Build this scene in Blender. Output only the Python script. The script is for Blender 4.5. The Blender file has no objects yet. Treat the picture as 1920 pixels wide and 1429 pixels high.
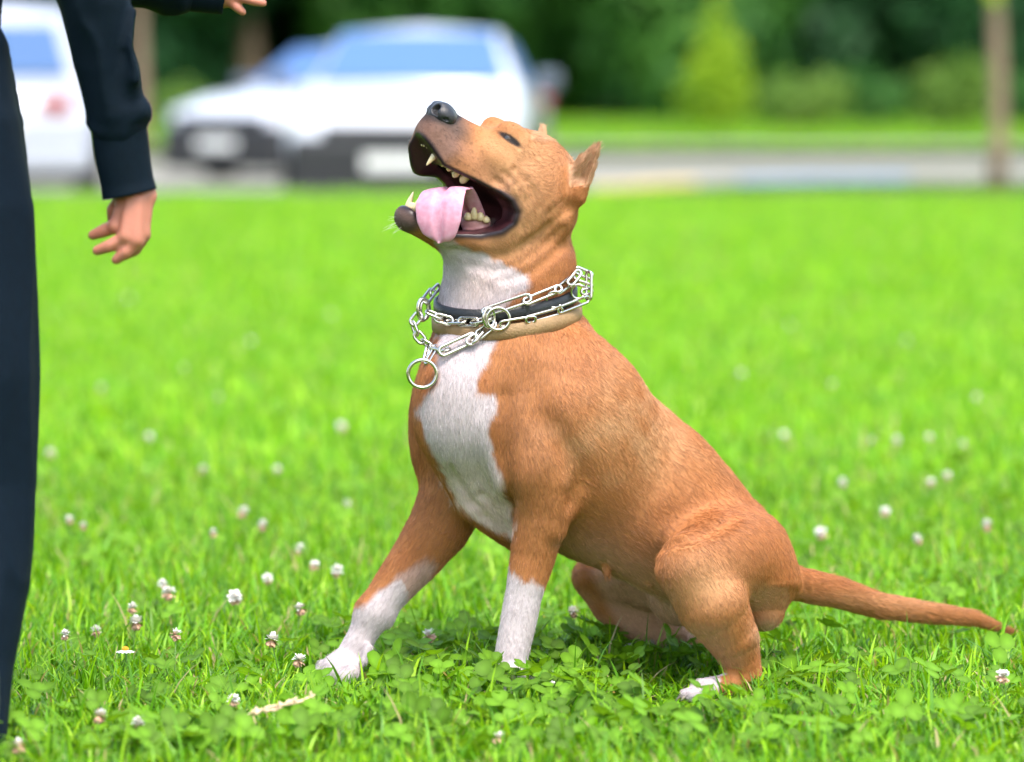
import bpy, bmesh, math, random
import numpy as np
from mathutils import Vector, Matrix

# ------------------------------------------------------------------ camera, sky, sun, exposure
scene = bpy.context.scene
COL = scene.collection
R = math.radians
PX = 0.0007            # metres per photo pixel in the plane y = 0 (5 m from the camera)
CAM_D, CAM_H, HOR = 5.0, 0.77, 170.0

cam_data = bpy.data.cameras.new('camera')
cam_data.sensor_width = 36.0
cam_data.lens = 36.0 * (CAM_D / PX) / 1920.0
cam_data.shift_y = -(714.5 - HOR) / 1920.0
cam_data.clip_end = 2000.0
cam_data.dof.use_dof = True
cam_data.dof.focus_distance = 4.83
cam_data.dof.aperture_fstop = 3.05
cam = bpy.data.objects.new('camera', cam_data)
cam.location = (0.0, -CAM_D, CAM_H)
cam.rotation_euler = (R(90), 0, 0)
COL.objects.link(cam)
scene.camera = cam

SUN_EL, SUN_AZ = 66.0, 158.0      # azimuth measured from +Y (away from the camera) towards +X
world = bpy.data.worlds.new('World')
scene.world = world
world.use_nodes = True
wn = world.node_tree
sky = wn.nodes.new('ShaderNodeTexSky')
sky.sky_type = 'NISHITA'
sky.sun_disc = False
sky.sun_elevation = R(SUN_EL)
sky.sun_rotation = R(SUN_AZ)
sky.air_density = 1.6
sky.dust_density = 3.0
sky.ozone_density = 0.0
bg = wn.nodes['Background']
bg.inputs['Strength'].default_value = 0.15
wn.links.new(sky.outputs['Color'], bg.inputs['Color'])

sun_data = bpy.data.lights.new('sun', 'SUN')
sun_data.energy = 1.3
sun_data.angle = R(22.0)
sun_data.color = (1.0, 0.95, 0.88)
sun = bpy.data.objects.new('sun', sun_data)
COL.objects.link(sun)
_sd = Vector((math.sin(R(SUN_AZ)) * math.cos(R(SUN_EL)), math.cos(R(SUN_AZ)) * math.cos(R(SUN_EL)), math.sin(R(SUN_EL))))
sun.rotation_euler = _sd.to_track_quat('Z', 'Y').to_euler()
sun.location = _sd * 60

vs = scene.view_settings
vs.view_transform = 'Standard'
vs.look = 'None'
vs.exposure = 1.60
vs.gamma = 1.0
vs.use_curve_mapping = False
scene.render.engine = 'CYCLES'
scene.cycles.use_denoising = True
scene.cycles.use_adaptive_sampling = True
scene.cycles.adaptive_threshold = 0.015
scene.cycles.max_bounces = 8
scene.cycles.transparent_max_bounces = 8
scene.cycles.caustics_reflective = False
scene.cycles.caustics_refractive = False
scene.cycles_curves.shape = 'RIBBONS'
# ------------------------------------------------------------------ helpers
def W(px, py, d=0.0):
    """a point seen at photo pixel (px, py), d metres behind the plane y = 0"""
    s = 1.0 + d / CAM_D
    return np.array([(px - 960.0) * PX * s, d, CAM_H - (py - HOR) * PX * s])

def B(px, py, d, r):
    return (W(px, py, d), r * PX * (1 + d / CAM_D))

def tag(o, label=None, cat=None, group=None, kind=None):
    if label: o['label'] = label
    if cat: o['category'] = cat
    if group: o['group'] = group
    if kind: o['kind'] = kind
    return o

def link(name, data, parent=None):
    o = bpy.data.objects.new(name, data)
    COL.objects.link(o)
    if parent is not None:
        o.parent = parent
        o.matrix_parent_inverse = Matrix.Translation(-Vector(parent.location))
    return o

def empty(name, loc=(0, 0, 0)):
    o = bpy.data.objects.new(name, None)
    o.empty_display_size = 0.1
    o.location = loc
    COL.objects.link(o)
    return o

def np_mesh(name, V, F, mat=None, smooth=True):
    """mesh from numpy verts (n,3) and faces (m,k)"""
    V = np.asarray(V, dtype=np.float32)
    F = np.asarray(F, dtype=np.int32)
    me = bpy.data.meshes.new(name)
    me.vertices.add(len(V))
    me.vertices.foreach_set('co', V.ravel())
    k = F.shape[1]
    me.loops.add(F.size)
    me.loops.foreach_set('vertex_index', F.ravel())
    me.polygons.add(len(F))
    me.polygons.foreach_set('loop_start', np.arange(0, F.size, k, dtype=np.int32))
    if smooth:
        me.polygons.foreach_set('use_smooth', np.ones(len(F), dtype=bool))
    me.update(calc_edges=True)
    if mat: me.materials.append(mat)
    return me

def py_mesh(name, verts, faces, mat=None, smooth=False):
    me = bpy.data.meshes.new(name)
    me.from_pydata([tuple(map(float, v)) for v in verts], [], [tuple(f) for f in faces])
    if smooth:
        for p in me.polygons: p.use_smooth = True
    me.update()
    if mat: me.materials.append(mat)
    return me

def set_color(me, name, C):
    C = np.asarray(C, dtype=np.float32)
    if C.shape[1] == 3:
        C = np.concatenate([C, np.ones((len(C), 1), np.float32)], 1)
    a = me.attributes.new(name, 'FLOAT_COLOR', 'POINT')
    a.data.foreach_set('color', C.ravel())

def set_float(me, name, v):
    a = me.attributes.new(name, 'FLOAT', 'POINT')
    a.data.foreach_set('value', np.asarray(v, dtype=np.float32))

# ---- materials
def mat_new(name):
    m = bpy.data.materials.new(name)
    m.use_nodes = True
    nt = m.node_tree
    return m, nt, nt.nodes['Principled BSDF']

def mat_simple(name, color, rough=0.6, metal=0.0, spec=0.5, noise=0.0, nscale=20.0, bump=0.0, bscale=60.0, coat=0.0, sss=0.0, sheen=0.0):
    m, nt, b = mat_new(name)
    b.inputs['Base Color'].default_value = (*color, 1)
    b.inputs['Roughness'].default_value = rough
    b.inputs['Metallic'].default_value = metal
    b.inputs['Specular IOR Level'].default_value = spec
    b.inputs['Coat Weight'].default_value = coat
    if sheen:
        b.inputs['Sheen Weight'].default_value = sheen
    if sss:
        b.inputs['Subsurface Weight'].default_value = sss
        b.inputs['Subsurface Radius'].default_value = (0.012, 0.004, 0.002)
        b.inputs['Subsurface Scale'].default_value = 0.5
    tc = nt.nodes.new('ShaderNodeTexCoord')
    if noise > 0:
        n = nt.nodes.new('ShaderNodeTexNoise')
        n.inputs['Scale'].default_value = nscale
        n.inputs['Detail'].default_value = 6
        nt.links.new(tc.outputs['Object'], n.inputs['Vector'])
        mx = nt.nodes.new('ShaderNodeMix'); mx.data_type = 'RGBA'
        mx.inputs[6].default_value = (*[c * (1 - noise) for c in color], 1)
        mx.inputs[7].default_value = (*[min(1, c * (1 + noise)) for c in color], 1)
        nt.links.new(n.outputs['Fac'], mx.inputs[0])
        nt.links.new(mx.outputs[2], b.inputs['Base Color'])
    if bump > 0:
        n2 = nt.nodes.new('ShaderNodeTexNoise')
        n2.inputs['Scale'].default_value = bscale
        n2.inputs['Detail'].default_value = 5
        nt.links.new(tc.outputs['Object'], n2.inputs['Vector'])
        bp = nt.nodes.new('ShaderNodeBump')
        bp.inputs['Strength'].default_value = bump
        bp.inputs['Distance'].default_value = 0.004
        nt.links.new(n2.outputs['Fac'], bp.inputs['Height'])
        nt.links.new(bp.outputs['Normal'], b.inputs['Normal'])
    return m

# ---- smooth implicit surfaces, meshed with surface nets
def sdf_cap(p, a, b, ra, rb, flat=None):
    """tapered capsule; flat = (direction, ratio) squashes it along that direction"""
    a = np.asarray(a, float); b = np.asarray(b, float)
    ab = b - a
    L2 = max(float(ab @ ab), 1e-12)
    x, y, z = p[0] - a[0], p[1] - a[1], p[2] - a[2]
    t = np.clip((x * ab[0] + y * ab[1] + z * ab[2]) / L2, 0, 1)
    x = x - t * ab[0]; y = y - t * ab[1]; z = z - t * ab[2]
    r = ra + (rb - ra) * t
    l = np.sqrt(x * x + y * y + z * z) + 1e-9
    if flat is None:
        return l - r
    n, q = np.asarray(flat[0], float), flat[1]
    n = n / np.linalg.norm(n)
    c = (x * n[0] + y * n[1] + z * n[2]) * (1.0 / q - 1.0)
    x = x + c * n[0]; y = y + c * n[1]; z = z + c * n[2]
    l2 = np.sqrt(x * x + y * y + z * z) + 1e-9
    return (l2 - r) * l / l2

def sdf_ell(p, c, rad, axes=None):
    x, y, z = p[0] - c[0], p[1] - c[1], p[2] - c[2]
    if axes is not None:
        A = axes
        x, y, z = (x * A[0][0] + y * A[0][1] + z * A[0][2],
                   x * A[1][0] + y * A[1][1] + z * A[1][2],
                   x * A[2][0] + y * A[2][1] + z * A[2][2])
    u, v, w = x / rad[0], y / rad[1], z / rad[2]
    k0 = np.sqrt(u * u + v * v + w * w) + 1e-9
    k1 = np.sqrt((u / rad[0]) ** 2 + (v / rad[1]) ** 2 + (w / rad[2]) ** 2) + 1e-9
    return k0 * (k0 - 1.0) / k1

class Field:
    def __init__(self, lo, hi, h):
        self.h = h
        self.lo = np.asarray(lo, float)
        self.n = np.ceil((np.asarray(hi, float) - self.lo) / h).astype(int) + 1
        self.f = np.full(self.n, 0.08, np.float32)
        self.ax = [(self.lo[i] + h * np.arange(self.n[i])).astype(np.float32) for i in range(3)]
    def block(self, bmin, bmax):
        i0 = np.clip(np.floor((np.asarray(bmin) - self.lo) / self.h).astype(int), 0, self.n)
        i1 = np.clip(np.ceil((np.asarray(bmax) - self.lo) / self.h).astype(int) + 1, 0, self.n)
        sl = tuple(slice(a, b) for a, b in zip(i0, i1))
        p = (self.ax[0][sl[0]][:, None, None], self.ax[1][sl[1]][None, :, None], self.ax[2][sl[2]][None, None, :])
        return sl, p
    def _put(self, sl, d, k, mode):
        if 0 in d.shape: return
        f = self.f[sl]
        d = d.astype(np.float32)
        if mode == 'add':
            h = np.clip(0.5 + 0.5 * (f - d) / k, 0, 1)
            self.f[sl] = f + (d - f) * h - k * h * (1 - h)
        else:
            h = np.clip(0.5 - 0.5 * (f + d) / k, 0, 1)
            self.f[sl] = f + (-d - f) * h + k * h * (1 - h)
    def chain(self, pts, k=0.01, flat=None, mode='add'):
        """pts: list of (xyz, radius): joined tapered capsules blended in with radius k"""
        P = np.array([q[0] for q in pts], float); rr = [q[1] for q in pts]
        m = max(rr) * 1.0 + k + 0.012
        sl, p = self.block(P.min(0) - m, P.max(0) + m)
        d = None
        for i in range(len(pts) - 1):
            e = sdf_cap(p, P[i], P[i + 1], rr[i], rr[i + 1], flat)
            d = e if d is None else np.minimum(d, e)
        self._put(sl, d, k, mode)
    def ell(self, c, rad, axes=None, k=0.01, mode='add'):
        c = np.asarray(c, float)
        m = max(rad) + k + 0.012
        sl, p = self.block(c - m, c + m)
        self._put(sl, sdf_ell(p, c, rad, axes), k, mode)
    def mesh(self, smooth=2):
        f, n = self.f, self.n
        S = f < 0
        m = tuple(v - 1 for v in n)
        anyc = np.zeros(m, bool); allc = np.ones(m, bool)
        corners = [(i, j, k) for i in (0, 1) for j in (0, 1) for k in (0, 1)]
        for (i, j, k) in corners:
            s = S[i:i + m[0], j:j + m[1], k:k + m[2]]
            anyc |= s; allc &= s
        act = anyc & ~allc
        del anyc, allc
        cells = np.argwhere(act)
        ids = np.ravel_multi_index(cells.T, m)
        vals = {c: f[cells[:, 0] + c[0], cells[:, 1] + c[1], cells[:, 2] + c[2]] for c in corners}
        acc = np.zeros((len(cells), 3)); cnt = np.zeros(len(cells))
        for c in corners:
            for a in range(3):
                if c[a]: continue
                e = list(c); e[a] = 1; e = tuple(e)
                v0, v1 = vals[c], vals[e]
                cr = (v0 < 0) != (v1 < 0)
                t = np.where(cr, v0 / np.where(cr, v0 - v1, 1), 0)
                pt = np.repeat(np.array(c, float)[None], len(cells), 0)
                pt[:, a] = t
                acc += pt * cr[:, None]; cnt += cr
        V = (cells + acc / cnt[:, None]) * self.h + self.lo
        quads = []
        for a in range(3):
            b, c = (a + 1) % 3, (a + 2) % 3
            s0 = [slice(None)] * 3; s1 = [slice(None)] * 3
            s0[a] = slice(0, n[a] - 1); s1[a] = slice(1, n[a])
            A0, A1 = S[tuple(s0)], S[tuple(s1)]
            ed = np.argwhere(A0 != A1)
            ed = ed[(ed[:, b] > 0) & (ed[:, c] > 0) & (ed[:, b] < m[b]) & (ed[:, c] < m[c])]
            inside0 = S[ed[:, 0], ed[:, 1], ed[:, 2]]
            q = []
            for (ob, oc) in ((-1, -1), (0, -1), (0, 0), (-1, 0)):
                t = ed.copy(); t[:, b] += ob; t[:, c] += oc
                q.append(np.searchsorted(ids, np.ravel_multi_index(t.T, m)))
            q = np.stack(q, 1)
            q[~inside0] = q[~inside0][:, ::-1]
            quads.append(q)
        F = np.concatenate(quads)
        V = lap_smooth(V, F, smooth)
        return V, F

def lap_smooth(V, F, it, w=0.5):
    if it <= 0: return V
    E = np.concatenate([F[:, [0, 1]], F[:, [1, 2]], F[:, [2, 3]], F[:, [3, 0]]])
    deg = np.bincount(E[:, 0], minlength=len(V)) + np.bincount(E[:, 1], minlength=len(V))
    for i in range(it):
        S = np.zeros_like(V)
        for a in range(3):
            S[:, a] = np.bincount(E[:, 0], V[E[:, 1], a], minlength=len(V)) + np.bincount(E[:, 1], V[E[:, 0], a], minlength=len(V))
        ww = w if i % 2 == 0 else -w * 0.94
        V = V + ww * (S / deg[:, None] - V)
    return V

def vert_normals(V, F):
    fn = np.cross(V[F[:, 2]] - V[F[:, 0]], V[F[:, 3]] - V[F[:, 1]]) if F.shape[1] == 4 else np.cross(V[F[:, 1]] - V[F[:, 0]], V[F[:, 2]] - V[F[:, 0]])
    N = np.zeros_like(V)
    for j in range(F.shape[1]):
        for a in range(3):
            N[:, a] += np.bincount(F[:, j], fn[:, a], minlength=len(V))
    return N / (np.linalg.norm(N, axis=1, keepdims=True) + 1e-12)

def in_poly(x, y, poly):
    """signed distance (negative inside) to a polygon, vectorised"""
    P = np.array(poly, float)
    d2 = np.full(x.shape, 1e18); ins = np.zeros(x.shape, bool)
    for i in range(len(P)):
        a, b = P[i], P[(i + 1) % len(P)]
        e = b - a
        t = np.clip(((x - a[0]) * e[0] + (y - a[1]) * e[1]) / max(e @ e, 1e-9), 0, 1)
        d2 = np.minimum(d2, (x - a[0] - t * e[0]) ** 2 + (y - a[1] - t * e[1]) ** 2)
        c = ((a[1] > y) != (b[1] > y)) & (x < (b[0] - a[0]) * (y - a[1]) / (b[1] - a[1] + 1e-12) + a[0])
        ins ^= c
    d = np.sqrt(d2)
    return np.where(ins, -d, d)

def sstep(e0, e1, x):
    t = np.clip((x - e0) / (e1 - e0), 0, 1)
    return t * t * (3 - 2 * t)

def vnoise(P, scale, seed=0):
    """cheap smooth value noise on points (n,3), 0..1"""
    Q = P * scale + seed * 17.31
    i = np.floor(Q).astype(np.int64); f = Q - i; f = f * f * (3 - 2 * f)
    def hsh(a, b, c):
        n = (a * 73856093) ^ (b * 19349663) ^ (c * 83492791) ^ (seed * 2654435)
        n = (n ^ (n >> 13)) * 1274126177
        return ((n ^ (n >> 16)) & 0xffff) / 65535.0
    r = 0
    for dx in (0, 1):
        for dy in (0, 1):
            for dz in (0, 1):
                w = (f[:, 0] if dx else 1 - f[:, 0]) * (f[:, 1] if dy else 1 - f[:, 1]) * (f[:, 2] if dz else 1 - f[:, 2])
                r = r + w * hsh(i[:, 0] + dx, i[:, 1] + dy, i[:, 2] + dz)
    return r

def tube_mesh(name, pts, rad, mat=None, seg=8, closed=False, caps=True):
    """tube along pts (list of xyz); rad a number or list"""
    P = np.array(pts, float); n = len(P)
    rr = np.full(n, rad, float) if np.isscalar(rad) else np.array(rad, float)
    if closed:
        T = np.roll(P, -1, 0) - np.roll(P, 1, 0)
    else:
        T = np.gradient(P, axis=0)
    T /= np.linalg.norm(T, axis=1, keepdims=True) + 1e-12
    u = np.cross(T[0], [0.31, 0.2, 0.93]); u /= np.linalg.norm(u)
    V = []
    for i in range(n):
        u = u - T[i] * (u @ T[i]); u /= np.linalg.norm(u) + 1e-12
        v = np.cross(T[i], u)
        for s in range(seg):
            a = 2 * math.pi * s / seg
            V.append(P[i] + rr[i] * (math.cos(a) * u + math.sin(a) * v))
    F = []
    for i in range(n if closed else n - 1):
        for s in range(seg):
            a = i * seg + s; b = i * seg + (s + 1) % seg
            j = ((i + 1) % n) * seg
            F.append((a, b, j + (s + 1) % seg, j + s))
    if closed:
        # undo frame twist at the seam by a plain nearest-index shift
        first = np.array(V[:seg]); last = np.array(V[(n - 1) * seg:])
        best = min(range(seg), key=lambda k: np.abs(np.roll(first, -k, 0) - last).sum())
        F = F[:-seg]
        for s in range(seg):
            a = (n - 1) * seg + s; b = (n - 1) * seg + (s + 1) % seg
            F.append((a, b, (s + 1 + best) % seg, (s + best) % seg))
    elif caps:
        F.append(tuple(reversed(range(seg)))); F.append(tuple((n - 1) * seg + s for s in range(seg)))
    return py_mesh(name, V, F, mat, True)

def bezier_path(pts, n=8):
    """Catmull-Rom through pts"""
    P = [np.asarray(p, float) for p in pts]
    P = [2 * P[0] - P[1]] + P + [2 * P[-1] - P[-2]]
    out = []
    for i in range(1, len(P) - 2):
        for j in range(n):
            t = j / n
            a, b, c, d = P[i - 1], P[i], P[i + 1], P[i + 2]
            out.append(0.5 * (2 * b + (c - a) * t + (2 * a - 5 * b + 4 * c - d) * t * t + (3 * b - a - 3 * c + d) * t ** 3))
    out.append(P[-2])
    return np.array(out)

def box_mesh(name, c, s, mat=None, bevel=0.0):
    bm = bmesh.new()
    bmesh.ops.create_cube(bm, size=1.0)
    for v in bm.verts:
        v.co = Vector((c[0] + v.co.x * s[0], c[1] + v.co.y * s[1], c[2] + v.co.z * s[2]))
    if bevel:
        bmesh.ops.bevel(bm, geom=bm.edges[:], offset=bevel, segments=2, affect='EDGES', profile=0.6)
    me = bpy.data.meshes.new(name); bm.to_mesh(me); bm.free()
    if mat: me.materials.append(mat)
    return me
# ------------------------------------------------------------------ ground, paved strip, kerbs, trees
rng = np.random.default_rng(3)
def mat_ground():
    m, nt, b = mat_new('lawn_soil')
    tc = nt.nodes.new('ShaderNodeTexCoord')
    n = nt.nodes.new('ShaderNodeTexNoise'); n.inputs['Scale'].default_value = .9; n.inputs['Detail'].default_value = 8
    nt.links.new(tc.outputs['Object'], n.inputs['Vector'])
    r = nt.nodes.new('ShaderNodeValToRGB')
    r.color_ramp.elements[0].position = .35; r.color_ramp.elements[0].color = (.035, .055, .012, 1)
    r.color_ramp.elements[1].position = .70; r.color_ramp.elements[1].color = (.060, .085, .020, 1)
    nt.links.new(n.outputs['Fac'], r.inputs[0]); nt.links.new(r.outputs[0], b.inputs['Base Color'])
    b.inputs['Roughness'].default_value = .9; b.inputs['Specular IOR Level'].default_value = .1
    return m
GROUND_MAT = mat_ground()
ROAD_Y0, ROAD_Y1, ROAD_Z = 23.2, 46.0, -.15
gx = [-400, -120, -40, -15, -6, -2, .2, 1.0, 2.0, 4.0, 8.0, 15, 40, 120, 400]
def edge_y(x):
    return float(np.interp(x, [-400, .2, 2.0, 8.0, 400], [ROAD_Y0, ROAD_Y0, ROAD_Y0 + 4.2, ROAD_Y0 + 6.5, ROAD_Y0 + 8]))
gy = [(y, 0) for y in (-60, -8, -2, 0, 3, 8, 16, ROAD_Y0)] + [(ROAD_Y0 + .01, ROAD_Z - .006), (ROAD_Y1 - .01, ROAD_Z - .006)] + [(y, 0) for y in (ROAD_Y1, 60, 100, 160, 300, 900)]
_v = [(x, y if abs(y - ROAD_Y0) > .05 else edge_y(x) + (y - ROAD_Y0), z) for y, z in gy for x in gx]
_f = [(j * len(gx) + i, j * len(gx) + i + 1, (j + 1) * len(gx) + i + 1, (j + 1) * len(gx) + i) for j in range(len(gy) - 1) for i in range(len(gx) - 1)]
tag(link('ground', py_mesh('ground', _v, _f, GROUND_MAT)), 'green lawn spreading to the tree line', None, None, 'structure')

asph = mat_simple('pale_asphalt', (.20, .19, .155), .85, noise=.22, nscale=1.2, bump=.2, bscale=40)
rd = link('car_park', py_mesh('car_park', [(x, edge_y(x) + .02, ROAD_Z) for x in gx] + [(x, ROAD_Y1 - .02, ROAD_Z) for x in gx], [(i, i + 1, len(gx) + i + 1, len(gx) + i) for i in range(len(gx) - 1)], asph))
tag(rd, 'pale paved strip where the cars are parked beyond the lawn', None, None, 'structure')
kerb_cols = {'pale': mat_simple('pale_kerb', (.34, .33, .30), .8, noise=.15, nscale=4), 'blue': mat_simple('blue_kerb', (.20, .30, .48), .7, noise=.15, nscale=4),
             'grey': mat_simple('grey_kerb', (.10, .10, .085), .9, noise=.3, nscale=6), 'ochre': mat_simple('ochre_kerb', (.62, .44, .13), .7, noise=.15, nscale=4)}
def kerb_row(name, line, cols, label, x0=-16.0, n=34, w=.98):
    k = empty(name, (x0, line(x0), 0))
    meshes = {c: box_mesh('kerb_stone', (0, 0, -.055), (w - .012, .16, .20), m, .012) for c, m in kerb_cols.items()}
    x = x0
    for i in range(n):
        y = line(x); sl = math.atan2(line(x + .5) - y, .5); x2 = x + w * math.cos(sl)
        y2 = line(x2); sl = math.atan2(y2 - y, x2 - x)
        o = bpy.data.objects.new('kerb_stone', meshes[cols(i)]); COL.objects.link(o)
        o.parent = k; o.location = ((x + x2) / 2 - x0, (y + y2) / 2 - line(x0), .004 * math.sin(i * 2.1)); o.rotation_euler = (0, 0, sl)
        x = x2
    tag(k, label, None, None, 'structure')
    return k
_pat = ['pale', 'pale', 'pale', 'ochre', 'ochre', 'pale', 'blue', 'blue', 'pale', 'pale', 'pale', 'pale', 'pale', 'blue', 'pale', 'ochre', 'pale']
kerb_row('kerb', lambda x: edge_y(x) - .1, lambda i: _pat[(i + 3) % 17] if i > 16 else 'grey', 'kerb of painted stones along the near edge of the paved strip')  # stones in front of the cars are a darker grey
kerb_row('kerb', lambda x: ROAD_Y1 + .1, lambda i: 'pale', 'plain pale kerb along the far edge of the paved strip', -22, 48)

# ---- foliage
def mat_leaf(name, c0, c1, trans=.35, scale=.6):
    m, nt, b = mat_new(name)
    tc = nt.nodes.new('ShaderNodeTexCoord')
    n = nt.nodes.new('ShaderNodeTexNoise'); n.inputs['Scale'].default_value = scale; n.inputs['Detail'].default_value = 4
    nt.links.new(tc.outputs['Object'], n.inputs['Vector'])
    r = nt.nodes.new('ShaderNodeValToRGB')
    r.color_ramp.elements[0].position = .35; r.color_ramp.elements[0].color = (*c0, 1)
    r.color_ramp.elements[1].position = .68; r.color_ramp.elements[1].color = (*c1, 1)
    nt.links.new(n.outputs['Fac'], r.inputs[0]); nt.links.new(r.outputs[0], b.inputs['Base Color'])
    b.inputs['Roughness'].default_value = .6; b.inputs['Specular IOR Level'].default_value = .25
    t = nt.nodes.new('ShaderNodeBsdfTranslucent'); nt.links.new(r.outputs[0], t.inputs['Color'])
    mx = nt.nodes.new('ShaderNodeMixShader'); mx.inputs[0].default_value = trans
    out = nt.nodes['Material Output']
    nt.links.new(b.outputs[0], mx.inputs[1]); nt.links.new(t.outputs[0], mx.inputs[2]); nt.links.new(mx.outputs[0], out.inputs['Surface'])
    return m
BARK = mat_simple('bark', (.25, .17, .115), .9, noise=.35, nscale=14, bump=.6, bscale=30)

def leaf_cloud(name, lobes, per, size, mat, seed, hollow=.55):
    """many small leaf faces spread through the given (centre, radii) lobes"""
    r = np.random.default_rng(seed)
    Vs, Fs = [], []; base = 0
    for (c, rad) in lobes:
        n = int(per * rad[0] * rad[1] * rad[2] ** .5)
        d = r.normal(size=(n, 3)); d /= np.linalg.norm(d, axis=1, keepdims=True)
        q = (hollow + (1 - hollow) * r.random(n) ** .6)[:, None]
        bump = 1 + .18 * np.sin(d[:, :1] * 5 + seed) * np.cos(d[:, 2:] * 4 + d[:, 1:2] * 3)
        p = np.array(c) + d * q * np.array(rad) * bump
        t1 = r.normal(size=(n, 3)); t1 -= d * (t1 * d).sum(1, keepdims=True) * .6; t1 /= np.linalg.norm(t1, axis=1, keepdims=True)
        t2 = np.cross(t1, d + .5 * r.normal(size=(n, 3))); t2 /= np.linalg.norm(t2, axis=1, keepdims=True) + 1e-9
        sz = size * (.6 + .8 * r.random((n, 1)))
        quad = np.stack([p - t1 * sz, p + t2 * sz * .5, p + t1 * sz, p - t2 * sz * .5], 1)
        Vs.append(quad.reshape(-1, 3)); Fs.append(np.arange(n * 4).reshape(-1, 4) + base); base += n * 4
    return np_mesh(name, np.concatenate(Vs), np.concatenate(Fs), mat, False)

def trunk_mesh(h, r0, limbs, seed, mat=BARK):
    rr = random.Random(seed)
    bm_v, bm_f = [], []
    def add(pts, rad, seg=9):
        me = tube_mesh('t', pts, rad, None, seg)
        o = len(bm_v)
        bm_v.extend([tuple(v.co) for v in me.vertices]); bm_f.extend([[i + o for i in p.vertices] for p in me.polygons])
        bpy.data.meshes.remove(me)
    n = 9
    ax = [(math.sin(i * .8 + seed) * r0 * .5, math.cos(i * .6 + seed) * r0 * .5, h * i / (n - 1) - .05) for i in range(n)]
    add(ax, [r0 * (1.35 if i == 0 else 1.0 - .75 * i / (n - 1)) for i in range(n)])
    for k in range(limbs):
        i = rr.randint(n // 2, n - 2); a = rr.uniform(0, 6.28); L = h * rr.uniform(.2, .4)
        p = np.array(ax[i])
        pts = [p + np.array([math.cos(a), math.sin(a), .7]) * L * t for t in (0, .35, .7, 1)]
        add(pts, [r0 * .4, r0 * .3, r0 * .2, r0 * .06], 6)
    return py_mesh('trunk', bm_v, bm_f, mat, True)

LEAF = {'dark': mat_leaf('dark_foliage', (.010, .055, .018), (.028, .110, .028), .18),
        'mid': mat_leaf('mid_foliage', (.024, .105, .016), (.070, .20, .024), .25),
        'lime': mat_leaf('lime_foliage', (.24, .40, .012), (.38, .54, .030), .4, 1.5),
        'olive': mat_leaf('olive_foliage', (.10, .20, .024), (.19, .31, .045), .3, 1.0)}

def tree_data(seed, h, r, kind, trunk_h=.3):
    rr = random.Random(seed)
    lobes = []
    for i in range(13):
        a = rr.uniform(0, 6.28); z = rr.uniform(.10, .95)
        q = r * (1 - abs(z - .4) * .9) * rr.uniform(.25, .75)
        s = r * rr.uniform(.34, .55)
        lobes.append(((math.cos(a) * q, math.sin(a) * q, h * z), (s, s, s * 1.25)))
    return leaf_cloud('crown', lobes, 190, .30, LEAF[kind], seed), trunk_mesh(h * .8, r * .07, 7, seed)
TREES = {k: [tree_data(s, 14, 5.2, k) for s in ss] for k, ss in (('dark', (11, 12)), ('mid', (21, 22)))}
def put_tree(x, y, kind, var, sc, rot, label):
    t = empty('tree', (x, y, 0))
    t.scale = (sc, sc, sc * 1.05); t.rotation_euler = (0, 0, rot)
    cr, tr = TREES[kind][var]
    for nm, d in (('crown', cr), ('trunk', tr)):
        o = bpy.data.objects.new(nm, d); COL.objects.link(o); o.parent = t
    tag(t, label, 'tree', 'trees of the wood behind the lawn')
def ground_x(px, y):
    return (px - 960) * PX * (1 + y / CAM_D)
# (photo x, depth, kind, variant, size, turn)
wood = [(-60, 92, 'dark', 0, 1.0, .3, 'dark tree of the wood above the white hatchback'), (250, 96, 'dark', 1, 1.1, 1.2, 'dark tree of the wood just behind the slim brown trunk by the arm'),
        (470, 90, 'dark', 0, 1.0, 2.2, 'dark tree of the wood above the half hidden white saloon'), (700, 98, 'dark', 1, 1.1, 4.0, 'dark tree of the wood rising behind the roof of the white car'),
        (900, 93, 'mid', 0, 1.0, .5, 'mid green tree of the wood behind the right side of the white car roof'), (1150, 88, 'mid', 1, .95, 1.0, 'broad mid green tree of the wood above the pricked ear of the dog'),
        (1290, 100, 'mid', 0, 1.15, 5.0, 'tall mid green tree of the wood behind the lime shrub'), (1420, 108, 'dark', 1, 1.1, .9, 'darkest tree of the wood just right of the lime shrub'),
        (1590, 98, 'dark', 0, 1.05, 3.3, 'dark tree of the wood behind the round shrubs'), (1740, 104, 'mid', 1, 1.05, 2.5, 'mid green tree of the wood left of the slim young trunk'),
        (1960, 96, 'dark', 1, 1.1, 5.6, 'dark tree of the wood at the far right edge'), (2180, 98, 'mid', 0, 1.0, 1.6, 'mid green tree of the wood beyond the right edge'), (-330, 96, 'dark', 1, 1.0, 2.9, 'dark tree of the wood beyond the left edge')]
for w_ in wood:
    put_tree(ground_x(w_[0], w_[1]), w_[1], w_[2], w_[3], w_[4], w_[5], w_[6])
# dense understorey that closes the wood off
us = []
r_ = random.Random(8)
for i in range(60):
    x = -34 + i * 1.15 + r_.uniform(-.5, .5)
    for k in range(3):
        us.append(((x, r_.uniform(104, 118), 1.5 + k * 3.2 + r_.uniform(-.6, .6)), (1.9, 1.9, 2.4)))
uo = link('undergrowth', leaf_cloud('undergrowth', us, 60, .42, LEAF['dark'], 77, .2))
tag(uo, 'dark leafy mass that fills the wood between the trees', 'undergrowth', None, 'stuff')

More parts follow.
